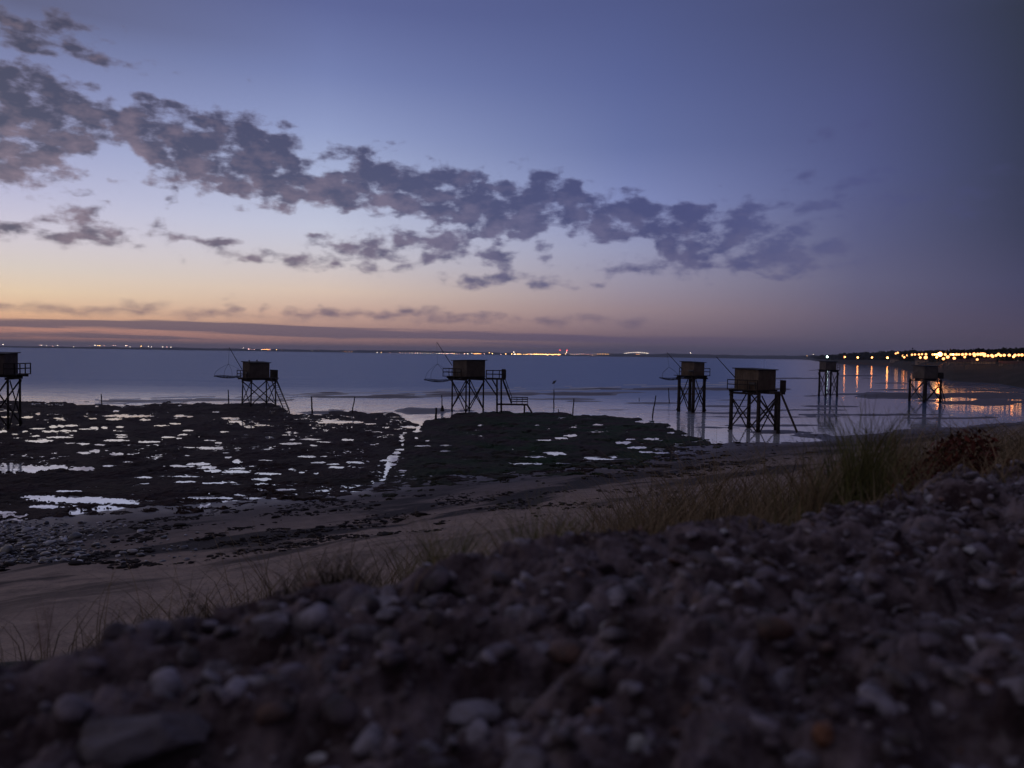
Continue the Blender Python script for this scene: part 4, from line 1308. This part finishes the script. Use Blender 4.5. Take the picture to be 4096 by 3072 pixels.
hut('distant narrow stilt hut on tall legs in the bay under the cool white lamp', 3314, 158, 5.35, D2R(8), 1.22, (-1.5, 1.6, -1.5, 1.5), (1.12, 1.2), 1.55, cab_off=(-.2, 0), leg_r=.19, base_z=-.2,
    rails=[((1.0, -1.45), (1.55, -1.45))], boom=(3292, 1478, 3235, 1482, 2))


def ex7(root, org):
    flight(root, at(3752, 1518, 142, org), at(3776, 1606, 140, org), .8, 12, M['wood'], rail=False)


hut('dark stilt hut at the right before the lamplit water below the promenade lamps', 3702, 143, 4.25, D2R(14), 1.75, (-2.2, 2.4, -1.7, 1.7), (1.45, 1.4), 2.15, cab_off=(-.05, 0), leg_r=.2, base_z=-.2, panel=((2.35, -1.6), (2.35, 1.6), 1.1), extra=ex7, rails=[((1.5, -1.65), (2.35, -1.65))])

# ---------------------------------------------------------------- stakes
def stake(pxt, pyt, pxb, pyb, r, label, tip=None, foot=False):
    b = P(pxb, pyb, 0.0)
    t = W(pxt, pyt, b[1])
    root = tag(empty('stake', b), label, 'stake', 'marker stakes in the shallows')
    d = Vector(t) - Vector(b)
    mb = MB()
    n = 6
    pts = [Vector((0, 0, -.5)) + d * 0] + [d * (i / n) + Vector((math.sin(i * 1.9) * .015, 0, 0)) for i in range(1, n + 1)]
    for i in range(n):
        mb.tube(pts[i], pts[i + 1], r * (1.1 - .05 * i), r * (1.05 - .05 * i), 7)
    mb.build('pole', M['wood'], root, True)
    if tip:
        MB().tube(d, d + Vector((0, 0, tip * .75)), .012, .012, 5).build('rod', M['iron'], root)
        fl = MB()
        fl.add([(-.32, 0, tip * .62), (.1, .02, tip * .72), (.34, 0, tip + .1), (-.1, -.02, tip - .02), (0, .1, tip * .8), (0, -.1, tip * .8)], [(0, 4, 1), (1, 4, 2), (2, 4, 3), (3, 4, 0), (1, 5, 0), (2, 5, 1), (3, 5, 2), (0, 5, 3)])
        f = fl.build('topmark', M['iron'], root)
        f.location = d
    if foot:
        MB().tube((0, 0, -.2), (0, 0, .75), .34, .1, 9).build('foot', M['wood'], root)


for a in [(405, 1576, 407, 1622, .07, 'thin upright stake in the water right of the hut at the left border'),
          (913, 1559, 915, 1616, .08, 'thin upright stake left of the brown hut over the rocks'),
          (1246, 1587, 1249, 1655, .10, 'upright stake standing clear of the brown rock hut, to its right'),
          (1420, 1587, 1407, 1655, .07, 'thin stake leaning to the right at the end of the left rocks'),
          (1745, 1631, 1743, 1684, .12, 'short thick stake at the mouth of the tide channel'),
          (1767, 1580, 1769, 1645, .07, 'thin stake with a spreading foot, left of the middle hut', None, True),
          (2216, 1559, 2215, 1634, .08, 'thin stake in the wet sand with a dark topmark on a rod', 1.25),
          (2296, 1594, 2290, 1662, .08, 'stake leaning slightly right at the edge of the green rocks'),
          (2624, 1582, 2608, 1672, .08, 'long stake leaning right, left of the small hut on mossy piles'),
          (2674, 1552, 2677, 1612, .08, 'thin wavy stake in the water just left of the small hut on mossy piles'),
          (2233, 1636, 2234, 1657, .06, 'tiny stake stub close to the stake with the topmark'),
          (2556, 1590, 2557, 1604, .06, 'stub of a stake poking out of a sand bar between two leaning stakes')]:
    stake(*a)

# ---------------------------------------------------------------- far shore
FAR = 9000.0


def build_far_shore():
    n = 420
    az = np.linspace(-0.80, 0.62, n)
    prof = 16 + 26 * fbm(az * 14, az * 0 + 3, 15, 4) + 14 * sstep(0.10, 0.26, az) + 12 * (fbm(az * 160, az * 0 + 1, 16, 3) - .4)
    prof *= 0.55 + 0.45 * sstep(-0.55, -0.3, az) * 1.0
    V = []
    rows = [(FAR, -1.0), (FAR + 30, 3), (FAR + 200, None), (FAR + 900, 'top'), (FAR + 2500, 'back')]
    for d, k in rows:
        z = {None: prof * .55, 'top': prof, 'back': prof * .2}.get(k, None) if not isinstance(k, (int, float)) else np.full(n, float(k))
        V.append(np.stack([np.sin(az) * d, np.cos(az) * d, z], -1))
    tag(mesh_obj('far_shore', np.concatenate(V), grid_faces(len(rows), n), M['land'], smooth=False), kind='structure')


build_far_shore()


def lamp_mesh(kind, r, h, strength):
    """Far lamp: a post with a globe, too small in the picture for parts."""
    key = (kind, round(r, 2), strength)
    if key not in lamp_mesh.cache:
        v, f = ico(1)
        mb = MB()
        mb.add(v * r, [tuple(t) for t in f])
        nf = len(f)
        mb.tube((0, 0, -h), (0, 0, -r * .98), r * .16, r * .12, 5)
        base = LAMP[kind]
        mk = (kind, strength)
        if mk not in lamp_mesh.mats:
            m = base.copy()
            m.node_tree.nodes['Principled BSDF'].inputs['Emission Strength'].default_value = strength
            lamp_mesh.mats[mk] = m
        me = bpy.data.meshes.new('shore_lamp')
        me.from_pydata(mb.v, [], mb.f)
        me.materials.append(lamp_mesh.mats[mk]); me.materials.append(M['iron'])
        for i, p in enumerate(me.polygons):
            p.material_index = 0 if i < nf else 1
        lamp_mesh.cache[key] = me
    return lamp_mesh.cache[key]


lamp_mesh.cache = {}; lamp_mesh.mats = {}


def far_lamps(label, group, items, name='shore_lamp', cat='lamp', k=1.0):
    for px_, py_, kind, s in items:
        p = W(px_, py_, FAR * 0.992)
        r = 3.4 * s ** .5
        o = bpy.data.objects.new(name, lamp_mesh(kind, r, max(p[2] - 1.0, r + 1), 10.0 * k))
        C.objects.link(o); o.location = (p[0], p[1], max(p[2], r + 2))
        tag(o, label, cat, group)


R_ = random.Random(3)


def row(x0, x1, n, y, kind, s, jit=1.5):
    return [(x0 + (x1 - x0) * (i + R_.uniform(-.25, .25)) / max(1, n - 1), y + R_.uniform(-jit, jit), kind if isinstance(kind, str) and len(kind) == 1 else R_.choice(kind), s * R_.uniform(.6, 1.4)) for i in range(n)]


far_lamps('faint lamp of the thin far shore scatter above the leftmost hut', 'far lamps above the leftmost hut', [(12, 1378, 'w', 1), (160, 1381, 'p', .4), (167, 1381, 'w', .9), (186, 1382, 'w', .8), (211, 1384, 'p', .4), (230, 1382, 'w', 1), (295, 1387, 'w', .4), (358, 1382, 'p', .3)])
far_lamps('small warm lamp of the bright far shore knot right of the leftmost hut', 'far lamps right of the leftmost hut', [(380, 1381, 'w', 1.4), (391, 1382, 'y', 1.4), (399, 1382, 'y', 1.5), (416, 1382, 'p', .4), (453, 1382, 'p', .8), (462, 1382, 'p', .5), (503, 1383, 'w', 1), (508, 1383, 'p', .8), (520, 1387, 'w', .8)])
far_lamps('single brighter yellow lamp on the far shore left of the brown rock hut', None, [(564, 1385, 'y', 1.9)])
far_lamps('faint far shore lamp left of the brown rock hut and its boom', 'far lamps left of the brown rock hut', [(594, 1386, 'w', 1), (606, 1387, 'w', .5), (650, 1388, 'w', .7), (668, 1388, 'p', .6), (684, 1389, 'w', .6), (886, 1398, 'w', .9), (972, 1391, 'w', .4)])
far_lamps('pinkish lamp of the far shore group above the brown rock hut', 'pinkish far lamps above the brown rock hut', [(994, 1396, 'p', 1.4), (1000, 1397, 'p', .5), (1007, 1398, 'p', .7), (1017, 1398, 'p', 1)])
far_lamps('orange lamp of the close far shore row above the brown rock hut', 'row of orange far lamps above the brown rock hut', [(1052 + 4.6 * i, 1398, 'o', 1.3) for i in range(6)] + [(1106, 1399, 'y', 1.6)])
far_lamps('small lamp on the far shore between the brown rock hut and middle hut', 'far lamps between the two left huts', [(1046, 1398, 'w', .4), (1081, 1399, 'p', .6), (1129, 1400, 'p', .3), (1187, 1403, 'w', .7), (1210, 1404, 'p', .6), (1220, 1404, 'o', 1.1), (1249, 1404, 'w', 1.5), (1274, 1404, 'o', 1.5), (1285, 1405, 'p', .5), (1296, 1405, 'p', .8)] + row(1330, 1405, 9, 1407, 'opy', .8, .8) + [(1509, 1410, 'w', 1.2), (1525, 1410, 'y', .9), (1560, 1411, 'p', .4)] + row(1600, 1660, 6, 1412, 'wp', .5, .8))
far_lamps('tiny lamp of the faint far shore row behind the middle hut boom', 'faint far lamps behind the middle boom', [(1670, 1413, 'w', 1.1)] + row(1680, 1730, 7, 1413, 'wp', .3, .8) + [(1747, 1414, 'w', .6)] + row(1754, 1810, 12, 1414, 'wp', .45, .8))
far_lamps('lamp of the warm scattered far shore lights above the middle hut cabin', 'far lamps above the middle hut', [(1816, 1415, 'y', 1.7), (1828, 1416, 'p', .4), (1838, 1416, 'p', .4), (1858, 1415, 'p', 1.3), (1871, 1416, 'w', 1.5), (1887, 1413, 'w', .7), (1937, 1416, 'p', .7), (1957, 1411, 'y', 1.4), (1969, 1414, 'y', 1.6), (2004, 1418, 'p', .7), (2023, 1416, 'y', 2.0)] + [(1896 + 4.5 * i, 1415, 'oy'[i % 2], 1.2) for i in range(7)])
far_lamps('yellow lamp of the dense bright far shore port row right of the middle hut', 'dense port lamps right of the middle hut', [(2047, 1416, 'y', 2.4), (2055, 1408, 'w', 1.6), (2058, 1417, 'w', 2.6), (2124, 1417, 'w', 1.9)] + row(2064, 2084, 5, 1417, 'y', 1.4, .8) + row(2096, 2116, 5, 1417, 'yo', 1.3, 1) + row(2132, 2185, 14, 1417, 'y', 1.6, 1) + row(2186, 2240, 16, 1418, 'yyo', 1.7, 1.2) + [(2262, 1416, 'y', 1.5), (2266, 1409, 'w', 1.4)])
far_lamps('low red lamp at the foot of the two red topped masts of the port', None, [(2234, 1425, 'r', 1.0)])
far_lamps('faint lamp of the thin row on the far shore right of the red topped masts', 'faint far lamps right of the masts', row(2282, 2352, 9, 1416.5, 'wp', .45, .8) + [(2369, 1421, 'p', 1.5)])
far_lamps('warm lamp of the row of five on the far shore in the centre right', 'row of five far lamps', [(2390 + 10.7 * i, 1416.5, 'y', .9) for i in range(5)])
far_lamps('small lamp of the arched far shore row in the centre right', 'arched row of far lamps', [(2498 + 7.2 * i, 1413.5 - 4.5 * math.sin(math.pi * i / 13), 'w', .7) for i in range(14)] + [(2547, 1417, 'o', .8), (2556, 1417, 'y', .8)])
far_lamps('lone white lamp on the far shore above the small hut on mossy piles', None, [(2762, 1412, 'w', 1.0)])


def mast(px_, py_, label):
    p = W(px_, py_, FAR * .993)
    root = tag(empty('port_mast', (p[0], p[1], 0)), label, 'mast')
    mb = MB()
    for sx, sy in ((-1, -1), (1, -1), (1, 1), (-1, 1)):
        mb.beam((sx * 4, sy * 4, 0), (sx * .8, sy * .8, p[2]), .9, .9)
    for i in range(5):
        z = p[2] * i / 5; w = 4 - 3.2 * i / 5; w2 = 4 - 3.2 * (i + 1) / 5; z2 = p[2] * (i + 1) / 5
        mb.beam((-w, -w, z), (w2, -w2, z2), .5, .5); mb.beam((w, w, z), (-w2, w2, z2), .5, .5)
    mb.build('lattice', M['iron'], root)
    v, f = ico(1)
    m = LAMP['r'].copy(); m.node_tree.nodes['Principled BSDF'].inputs['Emission Strength'].default_value = 16
    l = mesh_obj('lamp', v * 4.0, [tuple(t) for t in f], m, root); l.location = (0, 0, p[2] + 3)


mast(2240, 1402, 'left of the two red topped port masts on the far shore')
mast(2268, 1403, 'right of the two red topped port masts on the far shore')
for px_, w, h, lb in ((2056, 130, 16, 'long low dark port shed behind the brightest white far lamps'), (2150, 170, 13, 'long dark port shed behind the dense yellow far lamps'), (2222, 70, 20, 'short tall dark port shed just left of the red topped masts')):
    p = W(px_, 1418, FAR * 1.004)
    root = tag(empty('port_shed', (p[0], p[1], 0)), lb, 'shed')
    MB().prism([(-w / 2, -20), (w / 2, -20), (w / 2, 20), (-w / 2, 20)], 0, h + 6).build('wall', M['iron'], root)
    mb = MB(); mb.add([(-w / 2 - 2, -22, h + 6.02), (w / 2 + 2, -22, h + 6.02), (w / 2 + 2, 22, h + 6.02), (-w / 2 - 2, 22, h + 6.02), (-w / 2 - 2, 0, h + 11), (w / 2 + 2, 0, h + 11)], [(0, 1, 5, 4), (2, 3, 4, 5), (0, 4, 3), (1, 2, 5), (3, 2, 1, 0)])
    mb.build('roof', M['roof'], root)

# ---------------------------------------------------------------- headland at the right with promenade
hl_px = np.array([3150, 3240, 3330, 3430, 3500, 3560, 3645, 3700, 3766, 3802, 3900, 3996, 4096, 4300, 4600], float)
hl_py = np.array([1434.5, 1440, 1453.5, 1457.5, 1459.5, 1462, 1484, 1494, 1508, 1524, 1529, 1534, 1552, 1575, 1610], float)
TIP = 1.0


def head_d(px_):
    py_ = np.interp(px_, hl_px, hl_py)
    p = P(px_, py_, 0.0)
    return p


def build_headland():
    n = 260
    px_ = np.concatenate([np.linspace(3150, 3800, 160), np.linspace(3808, 4600, 100)])
    p = head_d(px_)
    d = np.hypot(p[:, 0], p[:, 1]); u = p[:, :2] / d[:, None]
    grow = sstep(3150, 3420, px_)
    out = []
    for t, z in ((-12, -.6), (0, 0.02), (25, .9), (70, 2.6), (130, 4.6), (190, 6.2), (300, 7.5), (600, 9), (1400, 4)):
        sc = np.clip(d / 700.0, .55, 1.3)
        dd = d + t * sc
        zz = z * (0.35 + .65 * grow) if z > 0 else np.full(n, z)
        zz = zz + (fbm(px_ / 14.0, np.full(n, t * .13), 25, 3) - .5) * .5 * (z > .5)
        out.append(np.stack([u[:, 0] * dd, u[:, 1] * dd, zz], -1))
    o = mesh_obj('headland', np.concatenate(out), grid_faces(len(out), n), M['headland'], smooth=True)
    tag(o, kind='structure')


M['headland'] = pbr('headland sand and scrub', (0.06, 0.05, 0.042, 1), 0.95, 0.1, None, ((0.035, 0.034, 0.026, 1), 0.05))
build_headland()


def build_far_wood():
    rng = np.random.default_rng(17)
    sky_px = [3150, 3332, 3397, 3505, 3657, 3705, 3826, 4020, 4096, 4500]
    sky_py = [1421, 1418, 1411, 1407, 1400, 1402, 1402, 1395, 1393, 1392]
    V = []; Fc = []; k0 = 0
    for i in range(620):
        px_ = rng.uniform(3200, 4500)
        p = head_d(np.array([px_]))[0]
        d = math.hypot(p[0], p[1]); u = p[:2] / d
        dd = d + 260 * min(max(d / 700, .6), 1.3) + rng.uniform(0, 160)
        top = W(px_, np.interp(px_, sky_px, sky_py) + rng.normal(2.5, 3.0), u[1] * dd)[2]
        h = max(3.0, top - 5.0)
        m = 90
        q = rng.normal(size=(m, 3)); q /= np.linalg.norm(q, axis=1)[:, None]
        q *= (rng.random(m) ** .35)[:, None]
        rad = h * rng.uniform(.35, .6)
        c = np.stack([u[0] * dd + q[:, 0] * rad, u[1] * dd + q[:, 1] * rad, 5 + h * .56 + q[:, 2] * h * .44], -1)
        sz = rng.uniform(.5, 1.5, m) * (.5 + h / 22)
        t1 = rng.normal(size=(m, 3)); t1 /= np.linalg.norm(t1, axis=1)[:, None]
        t2 = np.cross(t1, rng.normal(size=(m, 3))); t2 /= np.linalg.norm(t2, axis=1)[:, None]
        V.append(np.stack([c - t1 * sz[:, None], c - t2 * sz[:, None], c + t1 * sz[:, None], c + t2 * sz[:, None]], 1).reshape(-1, 3))
        Fc.append(np.arange(4 * m).reshape(-1, 4) + k0); k0 += 4 * m
    tag(mesh_obj('far_wood', np.concatenate(V), np.concatenate(Fc), M['leaf']), kind='stuff')


build_far_wood()


def prom_lamp(px_, py_, kind, s, label, group=None, k=1.0, dback=170):
    """Promenade lamp: post and lantern, standing on the headland behind the waterline."""
    p = head_d(np.array([float(px_)]))[0]
    d = math.hypot(p[0], p[1]); u = p[:2] / d
    dd = d + dback * min(max(d / 700, .55), 1.3)
    q = W(px_, py_, u[1] * dd)
    r = 0.80 * s ** .5 * (dd / 800.0) ** .7
    o = bpy.data.objects.new('street_lamp', lamp_mesh(kind, r, max(q[2] - 3.0, 2.5), round((3.4 if kind == 'W' else 10.0) * k, 1)))
    C.objects.link(o); o.location = q
    tag(o, label, 'street lamp', group)


G1 = 'promenade lamps on the right headland'
prom_lamp(3195, 1426, 'p', 1.2, 'pinkish orange lamp on the low tip of the headland, left of the cool white lamp', None, .5, 60)
prom_lamp(3228, 1424, 'y', .8, 'small yellow lamp on the low headland tip, second left of the cool white lamp', None, .6, 60)
prom_lamp(3254, 1418, 'w', .5, 'tiny white lamp close left of the cool white lamp', None, .3, 120)
prom_lamp(3309, 1427, 'g', 2.2, 'big cool white lamp above the distant narrow hut', None, 1.4, 60)
prom_lamp(3379, 1428, 'o', 1.2, 'first orange lamp right of the cool white lamp, alone on the dark headland', None, 1.3, 60)
prom_lamp(3431, 1430, 'o', 1.5, 'second orange lamp right of the cool white lamp, alone on the dark headland', None, 1.6, 60)
prom_lamp(3488, 1430, 'o', 1.2, 'third orange lamp right of the cool white lamp, alone on the dark headland', None, 1.3, 60)
prom_lamp(3550, 1431, 'o', 1.5, 'fourth orange lamp right of the cool white lamp, just left of the lit house', None, 2.2, 60)
for x, y, k, s in [(3583, 1414, 'W', 1.2), (3591, 1411, 'W', 1.4), (3612, 1423, 'W', 1.6), (3629, 1421, 'W', 1.2), (3648, 1419, 'W', 1.3), (3660, 1418, 'W', 1.1), (3676, 1418, 'W', 1.2), (3688, 1417, 'W', 1.0), (3704, 1417, 'W', 1.3), (3731, 1418, 'W', 1.2), (3739, 1418, 'y', .7), (3747, 1418, 'y', .7)]:
    prom_lamp(x, y, k, s, 'white promenade lamp between the lit house and the biggest orange lamp', 'left stretch of the promenade lamps')
prom_lamp(3617, 1429, 'o', .9, 'low orange lamp just under the left end of the white promenade row', None, 1.0, 120)
prom_lamp(3681, 1430, 'o', 1.0, 'low orange lamp beside the big low white lamp of the promenade', None, 1.2, 120)
prom_lamp(3703, 1430, 'W', 3.0, 'big white lamp set low under the promenade row above the right hand hut', None, 1.2, 120)
prom_lamp(3760, 1417, 'o', 4.2, 'biggest orange lamp, in the middle of the promenade row', None, 2.6, 150)
prom_lamp(3747, 1429, 'o', 1.0, 'low orange lamp just left under the biggest orange lamp', None, 1.2, 120)
prom_lamp(3774, 1435, 'W', 1.7, 'low white lamp nearest right under the biggest orange lamp', None, 1.0, 110)
prom_lamp(3791, 1428, 'W', 2.0, 'white lamp a little under the row, right of the biggest orange lamp', None, 1.2, 120)
prom_lamp(3817, 1433, 'W', 1.6, 'low white lamp under the row, second right of the biggest orange lamp', None, 1.0, 110)
prom_lamp(3859, 1428, 'W', 1.0, 'small low white lamp halfway along the right stretch of the promenade row', None, 1.0, 120)
prom_lamp(3909, 1438, 'W', 1.0, 'lowest white lamp, on the beach under the brightest stretch of the row', None, 1.0, 100)
for x, y, k, s in [(3781, 1418, 'W', 1.4), (3803, 1418, 'W', 1.2), (3813, 1418, 'y', .9), (3826, 1418, 'W', 1.3), (3836, 1418, 'W', 1.0), (3850, 1418, 'W', 1.4), (3864, 1417, 'W', 1.3), (3880, 1417, 'W', 1.0)]:
    prom_lamp(x, y, k, s, 'white lamp of the even promenade row right of the biggest orange lamp', 'middle stretch of the promenade lamps')
for x, y, k, s in [(3896, 1416, 'W', 1.7), (3898, 1422, 'W', 1.5), (3911, 1417, 'W', 1.7), (3923, 1417, 'W', 1.9), (3931, 1416, 'W', 1.9), (3938, 1417, 'W', 1.6), (3938, 1423, 'W', 1.4), (3952, 1423, 'W', 1.3), (3967, 1422, 'W', 1.5), (3971, 1426, 'W', 1.3), (3984, 1422, 'W', 1.2), (3994, 1417, 'W', 1.4)]:
    prom_lamp(x, y, k, s, 'white lamp in the dense brightest cluster of the promenade row', 'dense cluster of promenade lamps')
prom_lamp(4054, 1427, 'o', .8, 'small low orange lamp near the right end of the promenade row', None, 1.0, 120)
for x, y, k, s in [(4003, 1422, 'W', 1.3), (4017, 1421, 'W', 1.4), (4037, 1421, 'W', 1.4), (4060, 1421, 'W', 1.4), (4075, 1420, 'W', 1.2), (4088, 1420, 'W', 1.4)]:
    prom_lamp(x, y, k, s, 'white lamp of the spaced promenade row at the right border of the photo', 'right end of the promenade lamps')


def house(px_, w, h, dep, label, back=215):
    p = head_d(np.array([float(px_)]))[0]
    d = math.hypot(p[0], p[1]); u = p[:2] / d
    dd = d + back * min(max(d / 700, .55), 1.3)
    root = tag(empty('seafront_house', (u[0] * dd, u[1] * dd, 4.2)), label, 'house')
    root.rotation_euler.z = -math.atan2(u[0], u[1])
    MB().prism([(-w / 2, -dep / 2), (w / 2, -dep / 2), (w / 2, dep / 2), (-w / 2, dep / 2)], 0, h).build('wall', M['wall'], root)
    mb = MB(); mb.add([(-w / 2 - .4, -dep / 2 - .4, h + .01), (w / 2 + .4, -dep / 2 - .4, h + .01), (w / 2 + .4, dep / 2 + .4, h + .01), (-w / 2 - .4, dep / 2 + .4, h + .01), (-w / 2 - .4, 0, h + dep * .2), (w / 2 + .4, 0, h + dep * .2)], [(0, 1, 5, 4), (2, 3, 4, 5), (0, 4, 3), (1, 2, 5), (3, 2, 1, 0)])
    rf = mb.build('roof', M['tile'], root)
    MB().prism([(w * .25, -.4), (w * .25 + .8, -.4), (w * .25 + .8, .4), (w * .25, .4)], h + dep * .12, h + dep * .28).build('chimney', M['wall'], rf)
    n = max(2, int(w / 4))
    for i in range(n):
        x = -w / 2 + w * (i + .5) / n
        wn = MB().prism([(x - .7, -dep / 2 - .06), (x + .7, -dep / 2 - .06), (x + .7, -dep / 2 + .02), (x - .7, -dep / 2 + .02)], 1.0, 2.2).build('window', M['glass'], root)


house(3588, 18, 4.5, 9, 'low pale house at the left end of the white promenade row, lit by lamps')
house(3700, 14, 3.6, 9, 'pale house behind the big low white lamp of the promenade')
house(3850, 14, 2.9, 7, 'long pale house behind the even promenade row right of the biggest orange lamp')
house(3930, 10, 3.4, 7, 'taller pale house behind the dense brightest cluster of lamps')
house(4040, 9, 2.6, 6, 'pale house behind the right end of the promenade row')

# ---------------------------------------------------------------- evening haze
def build_haze():
    m = bpy.data.materials.new('evening haze')
    m.use_nodes = True
    g = G(m.node_tree)
    g.n.clear()
    v = g.new('ShaderNodeVolumePrincipled')
    v.inputs['Color'].default_value = (0.66, 0.76, 1.0, 1)
    v.inputs['Density'].default_value = 0.000075
    v.inputs['Anisotropy'].default_value = 0.0
    o = g.new('ShaderNodeOutputMaterial')
    g.l.new(v.outputs[0], o.inputs['Volume'])
    a = 16500.0
    mb = MB().prism([(-a, -400), (a, -400), (a, a), (-a, a)], -6.0, 130.0)
    tag(mb.build('haze', m), kind='stuff')


HAZE = True
if HAZE:
    build_haze()
